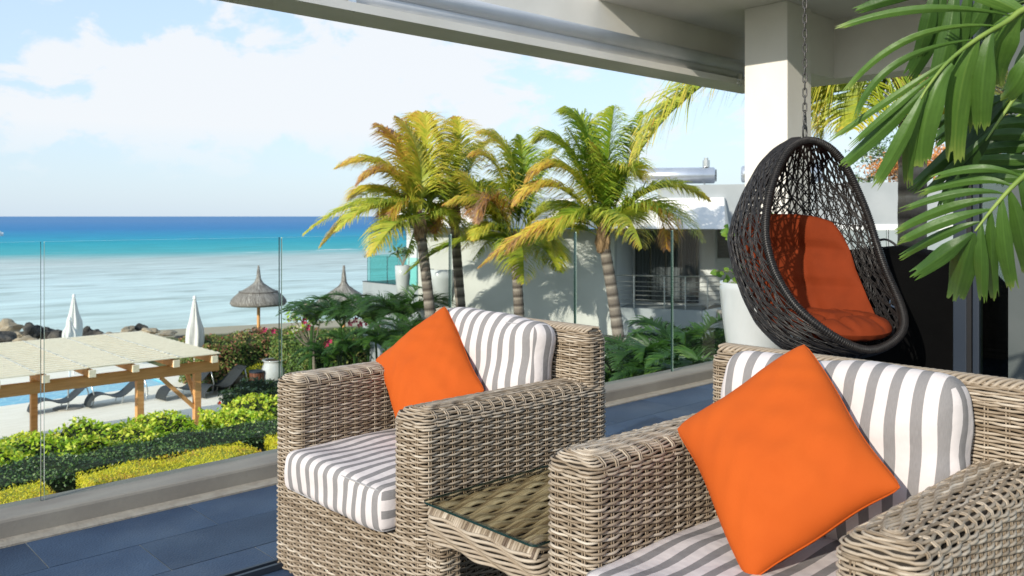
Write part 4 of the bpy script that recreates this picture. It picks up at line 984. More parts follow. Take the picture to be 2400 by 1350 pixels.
flowers([W3(218, 1042, 17.0), W3(357, 1012, 17.6), W3(640, 1350, 60) if False else W3(513, 944, 19.3), W3(378, 992, 18.2)], 'red', ['small red bloom low in the hibiscus at the left of the hedge', 'small red bloom on top of the hedge near the front post', 'small red bloom near the top of the right hibiscus hedge', 'small orange red bloom at the gap between the hibiscus hedges'], 'red hibiscus blooms', .09)
bx_ = Vector((15.6, 26.6, 0))
PB = ['top left in the frangipani', 'just below the topmost one in the frangipani', 'left of the middle planting cluster', 'top of the middle planting cluster', 'in the middle of the planting cluster', 'right in the middle planting cluster', 'rightmost in the middle planting cluster', 'right half of the low pair by the frangipani', 'left half of the low pair by the frangipani', 'upper one of the low trio under the palm shrub', 'middle one of the low trio under the palm shrub', 'right one of the low trio under the palm shrub', 'lower one left of the orange pillow', 'upper one left of the orange pillow', 'left of the thatched parasol pole base', 'below the thatched parasol pole base', 'right of the thatched parasol pole base']
flowers([W3(x, y, d) for x, y, d in [(712, 752, 27.8), (722, 768, 27.8), (820, 757, 27.2), (832, 750, 27.4), (842, 760, 27), (856, 756, 27), (868, 762, 27), (770, 800, 27.2), (762, 808, 27.2), (800, 795, 27), (803, 806, 27), (818, 810, 27), (882, 766, 27), (876, 752, 27), (620, 772, 33), (612, 778, 33), (640, 776, 32.5)]], 'pink', [f'pink oleander bloom {q}' for q in PB], 'pink blooms in the planting', .22)

# areca / cycad clumps: rosettes of green fronds
def clump(label, px, py, D, n, L, seed, spread=1., tones=(.1, .7), name='palm_shrub', up=.9, ll=.34, width=.035, cat='palm shrub', group='low palms in the planting', flat=1.):
    P = W3(px, py, D); zg = h_ground(P.x, P.y)
    t = thing(name, label, cat, (P.x, P.y, zg), group=group); R7 = random.Random(seed)
    base = Vector((0, 0, max(.05, P.z-zg))); stems = max(1, n//6)
    if base.z > .3:
        for k in range(stems):
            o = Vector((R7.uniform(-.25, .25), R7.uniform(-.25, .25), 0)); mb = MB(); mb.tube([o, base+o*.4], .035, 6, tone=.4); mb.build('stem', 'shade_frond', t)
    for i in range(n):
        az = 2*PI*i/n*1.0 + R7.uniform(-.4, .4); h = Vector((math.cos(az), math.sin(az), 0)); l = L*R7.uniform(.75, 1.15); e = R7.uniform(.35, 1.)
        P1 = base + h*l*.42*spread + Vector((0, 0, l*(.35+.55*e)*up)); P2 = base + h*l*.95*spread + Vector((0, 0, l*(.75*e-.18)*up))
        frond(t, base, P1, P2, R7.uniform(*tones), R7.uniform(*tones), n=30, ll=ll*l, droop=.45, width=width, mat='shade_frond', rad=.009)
    return t
for i, a in enumerate([(735, 742, 27.5, 15, 1.7), (800, 745, 26.5, 18, 2.0), (870, 745, 25.5, 18, 1.8), (945, 735, 24.5, 20, 1.9), (905, 800, 23.5, 16, 1.6), (830, 815, 24.5, 14, 1.4), (975, 800, 22.5, 15, 1.6), (770, 830, 26, 12, 1.2)]):
    clump(['feathery green palm shrub behind the flowering frangipani', 'tall feathery palm shrub in front of the second thatched parasol', 'dark feathery palm shrub against the white terrace wall', 'arching palm shrub under the leftmost coconut palm', 'dark low palm shrub above the armrest of the left armchair', 'low fan of palm fronds left of the orange pillow', 'palm shrub rising just behind the orange pillow', 'small palm shrub beside the sign board'][i], a[0], a[1]+22, a[2], a[3], a[4]*.82, 60+i, tones=(.0, .55))
for i, a in enumerate([(1450, 870, 12.5, 16, 1.25), (1530, 850, 12.2, 20, 1.35), (1610, 800, 12.8, 18, 1.25), (1655, 870, 10.8, 18, 1.15), (1590, 880, 11.5, 16, 1.1), (1395, 850, 14.5, 12, 1.2), (1700, 830, 12.6, 14, 1.2)]):
    clump(['palm shrub in the shade at the foot of the rightmost garden palm', 'feathery palm shrub seen through the glass left of the last panel joint', 'spiky palm shrub before the curved balcony base', 'palm shrub just left of the white planter', 'low palm shrub behind the kerb near the last glass joint', 'palm shrub showing just above the left armchair back', 'palm shrub behind the white planter'][i], a[0], a[1]+62, a[2], a[3], a[4]*.85, 90+i, tones=(.0, .45))
leafbox('garden_shrub', 'sunlit yellow green shrub beside the white planter', 'shrub', 8.9, 10.6, 5.6, 7.2, -4.3, -1.15, 6000, .09, 'leaf', lumps=.3, ends=.7, tone=(.2, 1))
leafbox('ground_shrubs', None, None, 11.5, 20, 19.4, 26, -4.7, -4.15, 12000, .13, 'dark_leaf', lumps=.3); tag(bpy.data.objects['ground_shrubs'], 'dark low ground cover beneath the palms by the white building', 'ground cover', kind='stuff')
leafbox('ground_cover', None, None, 8, 17, 6.5, 15.5, -4.4, -3.6, 14000, .14, 'dark_leaf', lumps=.4); tag(bpy.data.objects['ground_cover'], 'dark leafy ground cover beneath the palms beyond the kerb', 'ground cover', kind='stuff')

# frangipani
t = thing('frangipani', 'bare branched frangipani with white flower heads by the hedge', 'tree', (W3(735, 850, 28.5).x, W3(735, 850, 28.5).y, -5.0))
loc = Vector(t.location); o = Vector((0, 0, 0)); tips = [(682, 757), (690, 745), (703, 742), (715, 738), (735, 740), (702, 775), (690, 783), (750, 752), (722, 760)]
mb = MB(); j0 = W3(733, 815, 28.5)-loc; mb.tube([o, (o+j0)/2+Vector((.05, 0, 0)), j0], [.06, .05, .04], 6)
for i, (x, y) in enumerate(tips): p = W3(x, y, 28.5+random.uniform(-.4, .4))-loc; mb.tube(bez(j0, (j0+p)/2+Vector((0, 0, -.18)), p, 6), [.03, .027, .024, .022, .02, .018], 5)
mb.build('trunk', 'twig', t)
P = []; 
for (x, y) in tips: P += [tuple(W3(x, y-2, 28.5)-loc+Vector((random.gauss(0, .14), random.gauss(0, .14), random.gauss(.05, .08)))) for _ in range(16)]
leafcloud('leaves', np.array(P), np.tile([0, -.5, .8], (len(P), 1)), .2, 'leaf', t, aspect=.35)
P = []
for (x, y) in tips[:7]: P += [tuple(W3(x, y-5, 28.3)-loc+Vector((random.gauss(0, .05), random.gauss(0, .05), random.gauss(.06, .04)))) for _ in range(7)]
leafcloud('flowers', np.array(P), np.tile([0, -.8, .5], (len(P), 1)), .11, 'white_petal', t, aspect=.9)

# ================================================================== NEIGHBOURING BUILDING
BO = Vector((CT+.12*ST, ST-.12*CT, 0))*24.0
bd = thing('neighbour_villa', 'low white modern villa with a recessed balcony and bright sloping fascia behind the palms', 'building', tuple(BO), math.radians(-64.4))
def part(name, boxes, mat, par=None, rot=None, bevel=0):
    mb = MB()
    for b in boxes: mb.bx(*b)
    return mb.build(name, mat, par if par is not None else bd, bevel=bevel)
GZ = -5.2
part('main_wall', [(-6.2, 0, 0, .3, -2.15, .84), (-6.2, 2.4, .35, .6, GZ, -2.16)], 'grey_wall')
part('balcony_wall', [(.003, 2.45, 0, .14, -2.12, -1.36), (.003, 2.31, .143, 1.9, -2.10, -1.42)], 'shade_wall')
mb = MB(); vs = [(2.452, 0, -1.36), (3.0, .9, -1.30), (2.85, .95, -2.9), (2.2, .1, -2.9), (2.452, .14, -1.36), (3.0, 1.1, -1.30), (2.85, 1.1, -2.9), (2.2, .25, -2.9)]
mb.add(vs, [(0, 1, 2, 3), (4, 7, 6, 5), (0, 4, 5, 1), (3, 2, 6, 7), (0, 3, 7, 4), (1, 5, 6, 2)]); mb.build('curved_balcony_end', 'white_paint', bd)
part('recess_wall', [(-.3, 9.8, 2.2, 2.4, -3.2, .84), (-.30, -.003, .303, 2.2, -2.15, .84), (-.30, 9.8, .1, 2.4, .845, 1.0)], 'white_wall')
part('recess_floor', [(2.45, 9.8, .5, 2.2, -1.6, -1.37)], 'deck_grey')
o = part('sliding_window', [(.10, 2.0, 2.10, 2.19, -1.36, .82)], 'dark_glass')
for k in range(4):
    mb = MB(); n = 18
    for i in range(n):
        x0 = .16+k*.46+i*.022; mb.box((x0, 2.06+.02*math.sin(i*1.3), -.28), (.022, .02, 2.1))
    mb.build('curtain', 'curtain', o)
part('window', [(2.55, 3.15, 2.12, 2.19, -.02, .82)], 'dark_glass')
mb = MB()
for i in range(8): mb.box((2.85, 2.10, .06+i*.1), (.56, .02, .012))
mb.build('shutter_slats', 'black', bd.children[-1])
s = part('floor_sign', [(3.55, 3.82, 2.16, 2.19, .33, .62)], 'brown')
mb = MB(); mb.box((3.72, 2.150, .50), (.10, .012, .04)); mb.box((3.66, 2.150, .46), (.04, .012, .10)); mb.build('pictogram', 'white_paint', s)
s = part('alarm_box', [(3.63, 3.75, 2.16, 2.19, -.06, .06)], 'white_paint'); mb = MB(); mb.box((3.69, 2.15, 0), (.07, .012, .07)); mb.build('alarm_button', 'red', s)
# sloping fascia: leans back to catch the light
mb = MB(); x0, x1 = -6.4, 3.15
vs = [(x0, -.75, .87), (x1, -.75, .87), (x1-.12, -.10, 1.70), (x0, -.10, 1.70), (x0, 2.3, .87), (x1, 2.3, .87), (x1-.12, 2.3, 1.70), (x0, 2.3, 1.70)]
mb.add(vs, [(0, 1, 2, 3), (4, 7, 6, 5), (0, 4, 5, 1), (3, 2, 6, 7), (0, 3, 7, 4), (1, 5, 6, 2)]); mb.build('fascia', 'white_paint', bd)
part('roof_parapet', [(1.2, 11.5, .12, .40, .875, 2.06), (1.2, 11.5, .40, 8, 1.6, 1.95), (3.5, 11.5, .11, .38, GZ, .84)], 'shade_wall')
rb = part('balcony_rail_post', [(0, .035, -.02, .015, 0, .90)], 'steel'); bpy.data.objects.remove(rb)
ra = thing('balcony_railing', 'stainless steel balcony railing with thin horizontal bars on the villa', 'railing', tuple(BO), math.radians(-64.4))
path = [(-.35, .05), (1.35, .05), (2.30, .30), (2.9, 1.1)]
for i, (x, y) in enumerate([(-.30, .05), (.55, .05), (1.40, .06), (1.95, .2), (2.5, .55)]):
    mb = MB(); mb.tube([(x, y, -1.36), (x, y, -.46)], .02, 8); mb.build('post', 'steel', ra)
for k in range(7):
    z = -1.25+k*.125; r = .010 if k < 6 else .02
    if k == 6: z = -.455
    mb = MB(); mb.tube([(-.35, .05, z), (.5, .05, z), (1.40, .06, z), (1.95, .2, z), (2.5, .55, z), (2.85, .85, z+.002)], r, 6); mb.build('rail', 'steel', ra)
# solar water heaters
def heater(u, label, L=2.1):
    t = thing('solar_water_heater', label, 'water heater', tuple(BO + Vector((math.cos(math.radians(-64.4))*u, math.sin(math.radians(-64.4))*u, 2.06))), math.radians(-64.4+10), group='solar water heaters on the villa roof')
    mb = MB(); mb.lathe([(0, -L/2), (.19, -L/2+.01), (.225, -L/2+.04), (.225, L/2-.04), (.19, L/2-.01), (0, L/2)], n=24)
    mb.v = [(z, y+.6, x+.28) for x, y, z in mb.v]; mb.build('tank', 'blue_steel', t, smooth=True)
    mb = MB(); mb.lathe([(0, L/2+.002), (.17, L/2+.0), (.17, L/2+.03), (.15, L/2+.032), (0, L/2+.032)], n=20); mb.v = [(z, y+.6, x+.28) for x, y, z in mb.v]; mb.build('end_cap', 'dark_glass', t)
    mb = MB(); mb.lathe([(.09, 0), (.10, .02), (.10, .20), (.06, .21), (.06, .27), (0, .27)], (L/2-.25, .6, .50), n=14); mb.build('valve', 'steel', t)
    for x in (-L/2+.3, L/2-.3):
        mb = MB(); mb.bar((x, .45, 0), (x, .6, .1), .03); mb.bar((x, .75, 0), (x, .6, .1), .03); mb.bar((x, .4, .01), (x+.4, .9, .01), .03); mb.build('bracket', 'steel', t)
heater(1.75, 'silver solar hot water tank on the flat roof above the white fascia')
heater(4.55, 'end of a second solar hot water tank just left of the terrace column')

# wing with glazed terrace towards the sea
wg = thing('villa_wing', 'white terrace wing of the villa with a column, overlooking the sea', 'building', (17.15, 22, 0))
WY0, WY1 = -3.6, 4.4
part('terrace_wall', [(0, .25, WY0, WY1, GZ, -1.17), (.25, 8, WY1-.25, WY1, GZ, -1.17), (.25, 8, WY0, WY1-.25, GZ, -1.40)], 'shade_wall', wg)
part('terrace_coping', [(-.02, .27, WY0, WY1+.02, -1.168, -1.15)], 'blue_metal', wg)
part('column', [(.9, 1.45, 2.35, 2.95, -1.397, 1.1)], 'white_wall', wg)
part('roof_slab', [(.3, 8, WY0-1, 3.1, 1.12, 1.75)], 'white_wall', wg)
t = thing('glass_balustrade', 'green tinted frameless glass balustrade round the villa wing terrace', 'balustrade', (17.15, 22, 0))
def fpan(x0, x1, y0, y1, z0, z1):
    mb = MB(); mb.bx(x0, x1, y0, y1, z0, z1); o = mb.build('glass_panel', ['far_glass', 'glass_edge_dark'], t)
    big = max(p.area for p in o.data.polygons); o.data.polygons.foreach_set('material_index', [0 if p.area > big*.9 else 1 for p in o.data.polygons])
ys_ = [-3.4+i*1.28 for i in range(7)]
for a, b in zip(ys_[:-1], ys_[1:]): fpan(.10, .115, a+.02, b-.02, -1.149, -.20)
for i in range(5): fpan(.2+i*1.28, .2+i*1.28+1.24, 4.22, 4.235, -1.149, -.20)
fpan(7.2, 7.215, 0, 4, -1.149, -.2)
def vase(name, label, p, prof, cat='planter', group=None, mat='ceramic'):
    t = thing(name, label, cat, p, group=group); mb = MB(); mb.lathe(prof, n=28); mb.build('pot', mat, t, smooth=True)
    r, z = prof[-1]; mb = MB(); mb.lathe([(r*.98, z-.02), (0, z-.01)], n=20); mb.build('soil', 'soil', t); return t
p = W3(944, 665, 27.2); p.z = -1.39
vase('terrace_planter', 'tall white planter behind the glass on the villa wing terrace, with a leafy shrub', tuple(p), [(0, 0), (.16, 0), (.2, .3), (.24, .7), (.25, 1.02), (.22, 1.03), (.2, .95)], group='planters on the villa wing')
tq = thing('potted_frangipani', 'small dark leaved tree in the planter on the villa wing terrace', 'plant', (p.x, p.y, -.40)); mb = MB()
tp = [(-.12, .35), (.12, .42), (.02, .55), (-.22, .48), (.24, .5)]
for a, b in tp: mb.tube(bez(Vector((0, 0, 0)), Vector(rl*a*.3+Vector((0, 0, b*.5))), Vector(rl*a+Vector((0, 0, b))), 5), .016, 5)
mb.build('stem', 'twig', tq); P = []
for a, b in tp: P += [tuple(rl*a+Vector((random.gauss(0, .09), random.gauss(0, .09), b+random.gauss(.03, .06)))) for _ in range(18)]
leafcloud('leaves', np.array(P), np.tile([0, -.3, .6], (len(P), 1)), .2, 'dark_leaf', tq, aspect=.32)
p = W3(1035, 675, 25.8); p.z = -1.39
vase('terrace_planter', 'wide round white planter beside the glass joint on the villa wing terrace', tuple(p), [(0, 0), (.22, 0), (.30, .3), (.40, .7), (.42, .98), (.38, 1.0), (.35, .9)], group='planters on the villa wing')
t2 = thing('terrace_chair', 'dark grey outdoor chair showing above the villa wing planter', 'chair', (p.x+.4, p.y+.5, -1.39), .3)
for nm, b in [('seat', (-.3, .3, -.3, .3, .38, .46)), ('backrest', (.24, .32, -.32, .32, .46, 1.28))]: part(nm, [b], 'sling', t2)
for x in (-.27, .27):
    for y in (-.27, .27): part('leg', [(x-.02, x+.02, y-.02, y+.02, 0, .38)], 'sling', t2)

# ================================================================== POOL SIDE
DZ = -5.0
mb = MB(); mb.bx(-9, 12.3, 20.0, 31.75, -5.19, DZ); mb.bx(12.303, 14.6, 20.0, 37.2, -5.19, DZ); mb.bx(-9, 12.3, 35.6, 37.2, -5.19, DZ)
tag(mb.build('pool_deck', 'deck'), kind='structure')
mb = MB(); mb.bx(13.2, 18, 26.2, 29.0, -5.18, DZ+.004); tag(mb.build('garden_path', 'deck_grey'), kind='structure')
mb = MB(); mb.bx(-9, 12.297, 31.753, 35.597, -5.19, -5.06); tag(mb.build('pool_water', 'pool'), kind='structure')
mb = MB(); mb.bx(-9, 12.297, 31.753, 31.80, -5.058, DZ-.005); mb.bx(12.25, 12.297, 31.80, 35.55, -5.058, DZ-.005); mb.bx(-9, 12.297, 35.55, 35.597, -5.058, DZ-.005); tag(mb.build('pool_edge', 'pool_tile'), kind='structure')

# pergola
pg = thing('pergola', 'timber pergola with a pale reed mat roof over the pool deck', 'pergola', (0, 0, 0))
RZ = -2.16; PY0, PY1, PX1 = 20.3, 25.6, 9.15; PX0 = -3.0
nst = 8; wst = (PX1-PX0)/nst
xs_r = [PX1-.12-i*1.02 for i in range(13)]
for i in range(12):
    xa, xb = xs_r[i+1], xs_r[i]
    mb = MB(); nb = 54
    for k in range(nb):
        y = PY0-.1 + (PY1-PY0+.2)*(k+.5)/nb; mb.box(((xa+xb)/2, y, RZ+.012*math.sin(k*2.1+i)), (xb-xa-.012, (PY1-PY0)/nb*.97, .02), tone=random.random())
    mb.build('reed_panel', 'reed', pg)
mb = MB()
for i in range(1, 13):
    for k in range(26): mb.box((xs_r[i], PY0-.02+k*(PY1-PY0)/25, RZ+.028), (.05, .05, .012))
tag(mb.build('batten_clips', 'white_paint', pg), kind='stuff')
def wood(name, a, b, w, h, par=pg): mb = MB(); mb.bar(a, b, w, h); return mb.build(name, 'timber', par, bevel=.008)
for y in (PY0+.35, PY1-.5): wood('beam', (PX0, y, RZ-.36), (PX1+.02, y, RZ-.36), .12, .26)
for i in range(13):
    x = PX1-.30-i*.93; wood('rafter', (x, PY0-.12, RZ-.13), (x, PY1+.1, RZ-.13), .09, .17)
    mb = MB(); mb.box((x, PY0-.155, RZ-.12), (.14, .06, .16)); mb.build('rafter_cap', 'reed', pg)
for x, y in ((7.25, PY0+.35), (8.62, PY0+.35), (6.1, PY1-.5), (-1.5, PY0+.35), (-1.5, PY1-.5)): wood('post', (x, y, DZ), (x, y, RZ-.49), .16, .16)
wood('brace', (8.58, PY0+.35, RZ-1.35), (7.75, PY0+.35, RZ-.50), .10, .09); wood('brace', (8.66, PY0+.36, RZ-1.30), (8.66, PY0+1.15, RZ-.50), .09, .09)

# loungers
def lounger(p, rz, label):
    t = thing('sun_lounger', label, 'sun lounger', p, rz, 'sun loungers by the pool')
    pr_ = [(0, .05), (.04, .20), (.16, .36), (.34, .42), (.55, .38), (.75, .29), (.95, .27), (1.12, .32)]
    bk = [(1.12, .32), (1.35, .50), (1.60, .72), (1.78, .86)]
    def sheet(pp, n):
        C = []; m = len(pp)
        for i in range(n):
            f = i/(n-1)*(m-1); a = min(m-2, int(f)); u = f-a; g = lambda k: Vector((*pp[max(0, min(m-1, k))], 0)); p0, p1, p2, p3 = g(a-1), g(a), g(a+1), g(a+2)
            C.append(.5*((2*p1)+(p2-p0)*u+(2*p0-5*p1+4*p2-p3)*u*u+(3*p1-p0-3*p2+p3)*u**3))
        mb = MB(); vs = []
        for c in C: vs += [(c.x, -.33, c.y), (c.x, .33, c.y), (c.x, .33, c.y-.02), (c.x, -.33, c.y-.02)]
        fs = []
        for i in range(n-1):
            for k in range(4): fs.append((i*4+k, i*4+(k+1) % 4, i*4+4+(k+1) % 4, i*4+4+k))
        mb.add(vs, fs); return mb
    sheet(pr_, 24).build('seat', 'sling', t, smooth=False); sheet(bk, 10).build('backrest', 'sling', t)
    mb = MB()
    for k in range(7): mb.tube([(1.78-.0, -.33+k*.11, .87), (1.62, -.33+k*.11, .745)], .008, 4)
    mb.build('headrest_bars', 'sling', t)
    for y in (-.31, .31):
        mb = MB(); mb.tube([(1.70, y, .78), (1.82, y, .35), (1.76, y, .03), (1.62, y, .02)], .02, 6); mb.build('rear_leg', 'steel', t, smooth=True)
        mb = MB(); mb.tube([(1.05, y, .28), (.98, y, .02)], .02, 6); mb.build('leg', 'steel', t)
for (x, y, rz, lb) in [(7.15, 29.9, 0, 'leftmost grey sun lounger by the pool, seen left of the glass joint'), (8.75, 29.65, 0, 'grey sun lounger by the pool between the glass joint and the timber post'), (10.9, 29.1, .15, 'grey sun lounger half hidden behind the braced pergola post'), (12.0, 28.6, .25, 'grey sun lounger just right of the braced pergola post'), (12.9, 29.2, .45, 'rightmost grey sun lounger near the waste bin')]:
    lounger((x, y, DZ), rz, lb)
p = W3(160, 950, 27.6); t = thing('side_stand', 'thin grey stand with a round base between the two left loungers', 'stand', (p.x, p.y, DZ)); 
mb = MB(); mb.tube([(0, 0, .03), (0, 0, 1.0)], .025, 8); mb.build('pole', 'steel', t); mb = MB(); mb.lathe([(0, 0), (.45, 0), (.45, .03), (0, .04)], n=24); mb.build('base', 'deck_grey', t)

# bin, vase, board
p = W3(602, 920, 30.0); p.z = DZ+.006; t = thing('litter_bin', 'round red brown slatted timber litter bin with dark lid by the path', 'bin', tuple(p))
for k in range(18):
    a = 2*PI*k/18; mb = MB(); mb.box((.24*math.cos(a), .24*math.sin(a), .36), (.02, .075, .70), rz=a); mb.build('slat', 'dark_timber', t)
mb = MB(); mb.lathe([(0, .72), (.27, .72), (.27, .77), (0, .79)], n=24); mb.build('lid', 'blue_metal', t); mb = MB(); mb.lathe([(.22, .02), (.22, .70)], n=20); mb.build('liner', 'black', t)
mb = MB(); mb.box((-.13, -.22, .52), (.12, .06, .12), rz=.3); mb.build('opening', 'black', t)
p = W3(643, 905, 30.4); p.z = DZ+.006
vase('garden_urn', 'big round white urn beside the litter bin, left of the armchair', tuple(p), [(0, 0), (.25, 0), (.36, .2), (.45, .5), (.45, .75), (.36, .98), (.36, 1.04), (.43, 1.08), (.42, 1.1), (.34, 1.08)], cat='urn')
p = W3(648, 860, 32); t = thing('notice_board', 'framed notice board on posts behind the white urn', 'sign', (p.x, p.y, DZ), math.radians(-40))
for x in (-.45, .45): part('post', [(x-.03, x+.03, -.03, .03, -.2, 1.0)], 'dark_timber', t)
part('frame', [(-.52, .52, -.035, .0, .55, 1.25)], 'black', t); part('panel', [(-.45, .45, -.045, -.036, .62, 1.18)], 'print', t)
mb = MB(); 
for i in range(4): mb.box((random.uniform(-.05, .05), -.049, .70+i*.11), (.7, .004, .012))
mb.build('print_lines', 'curtain', t)
p = W3(555, 855, 31); t = thing('planter_bowl', 'grey bowl planter with low plants behind the pergola corner', 'planter', (p.x, p.y, DZ))
mb = MB(); mb.lathe([(0, 0), (.25, 0), (.42, .35), (.45, .5), (.4, .5), (.35, .4), (0, .42)], n=24); mb.build('pot', 'concrete', t, smooth=True)
leafcloud('leaves', rng.normal(0, .16, (160, 3))*np.array([1, 1, .4])+np.array([0, 0, .6]), np.tile([0, 0, 1.], (160, 1)), .12, 'leaf', t)
p = W3(568, 838, 33); t = thing('white_bench', 'small white bench end behind the pergola corner', 'bench', (p.x, p.y, DZ), .5); part('seat', [(-.5, .5, -.25, .25, 1.02, 1.10)], 'white_paint', t)
for x in (-.4, .4): part('leg', [(x-.04, x+.04, -.2, .2, 0, 1.02)], 'white_paint', t)

# folded parasols
def folded(px, pytop, pybot, D, label, r=.24, lean=0, h=None):
    a, b = W3(px, pytop, D), W3(px, pybot, D); H_ = a.z-b.z
    t = thing('folded_parasol', label, 'parasol', (a.x, a.y, DZ), group='folded white parasols'); z1 = a.z-DZ; z0 = b.z-DZ
    n = 40; pf = []
    for i in range(20):
        s = i/19; rr = r*(.16+.75*min(1, s*1.9)**.8)*(1-.12*math.sin(s*7)) if s < .97 else r*.7; pf.append((rr, z1-.12-s*(H_-.12)))
    mb = MB(); mb.lathe(pf, n=n, fold=lambda a_, s: .26*math.sin(a_*6+s*1.5+px)*(.3+s)+.1*math.sin(a_*11)); mb.build('canopy', 'canvas', t, smooth=True)
    mb = MB(); mb.tube([(0, 0, 0), (0, 0, z1)], .03, 8); mb.build('pole', 'white_paint', t); mb = MB(); mb.lathe([(.03, z1-.12), (.07, z1-.1), (.05, z1), (0, z1+.03)], n=10); mb.build('finial', 'white_paint', t)
folded(173, 690, 800, 33.5, 'taller folded white parasol at the left, above the reed roof')
folded(163, 744, 800, 31.5, 'short folded white parasol just in front of the taller one at the left', r=.22)
folded(456, 694, 830, 31.0, 'folded white parasol between the thatched parasol and the reed roof', r=.25)

# thatched parasols
def thatched(px, py, D, label, r=1.28, H_=1.85, bell=1.):
    a = W3(px, py, D); zg = h_ground(a.x, a.y); t = thing('thatched_parasol', label, 'parasol', (a.x, a.y, zg), group='thatched parasols by the sea'); z1 = a.z-zg
    if bell: pf = [(.035, 0), (.055, -.3), (.09, -.62), (.20, -.82), (.48, -1.02), (.82, -1.22), (1.08, -1.42), (1.24, -1.62), (1.28, -1.76), (1.20, -1.86), (1.0, -1.84), (.5, -1.6), (0, -1.4)]
    else: pf = [(.05, 0), (.07, -.4), (.11, -.78), (.22, -.95), (.5, -1.15), (.9, -1.42), (1.3, -1.72), (1.6, -2.0), (1.68, -2.12), (1.5, -2.15), (.6, -1.8), (0, -1.6)]
    pf = [(q*r/1.28, z+z1) for q, z in pf]; mb = MB(); mb.lathe(pf, n=40, tone=.35); mb.build('thatch_cone', 'thatch', t, smooth=True)
    mb = MB(); R8 = random.Random(px); m = 9 if bell else 9
    P = [Vector((q, 0, z)) for q, z in pf[:m]]
    for i in range(1500):
        az = R8.uniform(0, 2*PI); f = (R8.random()**.6)*(m-1.3)+.2; ca, sa = math.cos(az), math.sin(az); tn = R8.random(); ln = R8.uniform(.6, 1.5); pts = []
        for k in range(4):
            g = min(m-1.001, f+ln*k/3); j = int(g); q = P[j].lerp(P[j+1], g-j); rr = q.x+.012+.012*R8.random(); az2 = az+.012*k
            pts.append((rr*math.cos(az2), rr*math.sin(az2), q.z))
        w = .008; vs = []
        for p_ in pts: vs += [(p_[0]-sa*w, p_[1]+ca*w, p_[2]), (p_[0]+sa*w, p_[1]-ca*w, p_[2])]
        mb.add(vs, [(0, 1, 3, 2), (2, 3, 5, 4), (4, 5, 7, 6)], tn)
    tag(mb.build('thatch_straw', 'thatch', t), kind='stuff')
    if bell:
        mb = MB(); mb.tube([(q*1.03*math.cos(k*PI/20), q*1.03*math.sin(k*PI/20), z) for q, z in [(.86*r/1.28, z1-1.22)] for k in range(40)], .02, 5, closed=True, tone=.1); mb.build('binding_ring', 'thatch', t)
    mb = MB(); mb.tube([(0, 0, 0), (0, 0, z1-1.3)], .075, 10); mb.build('pole', 'timber', t)
thatched(606, 622, 40, 'bell shaped thatched parasol on a wooden pole at the water edge')
thatched(806, 622, 40, 'conical thatched parasol partly hidden by palm shrubs and the villa wing', bell=0, r=1.3)

# rocks on the shore
def rock(p, s, mat, label, seed):
    import bmesh
    bm = bmesh.new(); bmesh.ops.create_icosphere(bm, subdivisions=3, radius=1); R9 = random.Random(seed); ph = [R9.uniform(0, 6) for _ in range(9)]
    for v in bm.verts:
        n = v.co.copy(); f = 1+.22*math.sin(n.x*3+ph[0])*math.sin(n.y*3.3+ph[1])+.14*math.sin(n.z*5+ph[2]+n.x*4)+.09*math.sin(n.x*9+ph[3])*math.sin(n.y*8+ph[4])*math.sin(n.z*9+ph[5])+R9.uniform(-.035, .035)
        v.co = Vector((n.x*s[0]*f, n.y*s[1]*f, n.z*s[2]*f))
    me = bpy.data.meshes.new('rock'); bm.to_mesh(me); bm.free(); me.materials.append(M[mat]); o = bpy.data.objects.new('rock', me); COL.objects.link(o); o.location = p; o.rotation_euler = (0, 0, R9.uniform(0, 6))
    return tag(o, label, 'rock', 'rocks along the shore')
rk = [(18, 772, 47, 1.5, 1.3, .75, 'tan_rock', 'rounded tan boulder at the left edge of the shore'), (5, 795, 42, 1.2, 1, .6, 'rock', 'dark grey rock at the far left below the tan boulder'), (48, 790, 44, 1.0, .9, .5, 'tan_rock', 'low tan rock left of the glass joint'),
      (75, 780, 44, .9, .8, .75, 'rock', 'tall black rock right behind the left glass joint'), (110, 785, 44.5, 1.0, .8, .55, 'rock', 'black rock just right of the glass joint'), (135, 788, 43, .8, .7, .5, 'rock', 'dark rock left of the folded parasols'),
      (205, 782, 46, .8, .7, .5, 'rock', 'dark rock touching the folded parasols on their right'), (228, 785, 46, .8, .6, .4, 'rock', 'low dark rock above the reed roof'), (262, 786, 48, 1.1, .7, .32, 'tan_rock', 'flat tan rock above the middle of the reed roof'),
      (300, 775, 50, .9, .7, .42, 'tan_rock', 'brown rock near the back corner of the reed roof'), (328, 770, 51, .9, .7, .45, 'rock', 'brown grey rock furthest out at the back corner of the roof'), (350, 776, 50, 1., .7, .33, 'tan_rock', 'pale rock right of the roof back corner'),
      (395, 782, 49, 1.3, .7, .28, 'tan_rock', 'flat pale rock between roof and middle parasol'), (425, 795, 45, 1.2, .7, .35, 'rock', 'grey rock just left of the middle folded parasol'), (60, 800, 41, 1.1, .8, .4, 'tan_rock', 'tan rock at the lower left over the reed roof'), (168, 795, 42, .9, .7, .4, 'rock', 'dark rock at the feet of the folded parasols'), (722, 715, 52, .6, .5, .28, 'tan_rock', 'small tan rock in the shallows left of the second thatched parasol'), (740, 735, 48, .9, .6, .3, 'tan_rock', 'tan rock beside the frangipani at the water')]
for i, (x, y, d, a, b, c, m, lb) in enumerate(rk):
    p = W3(x, y, d); rock((p.x, p.y, p.z), (a*.5, b*.5, c*.62), m, lb, i)
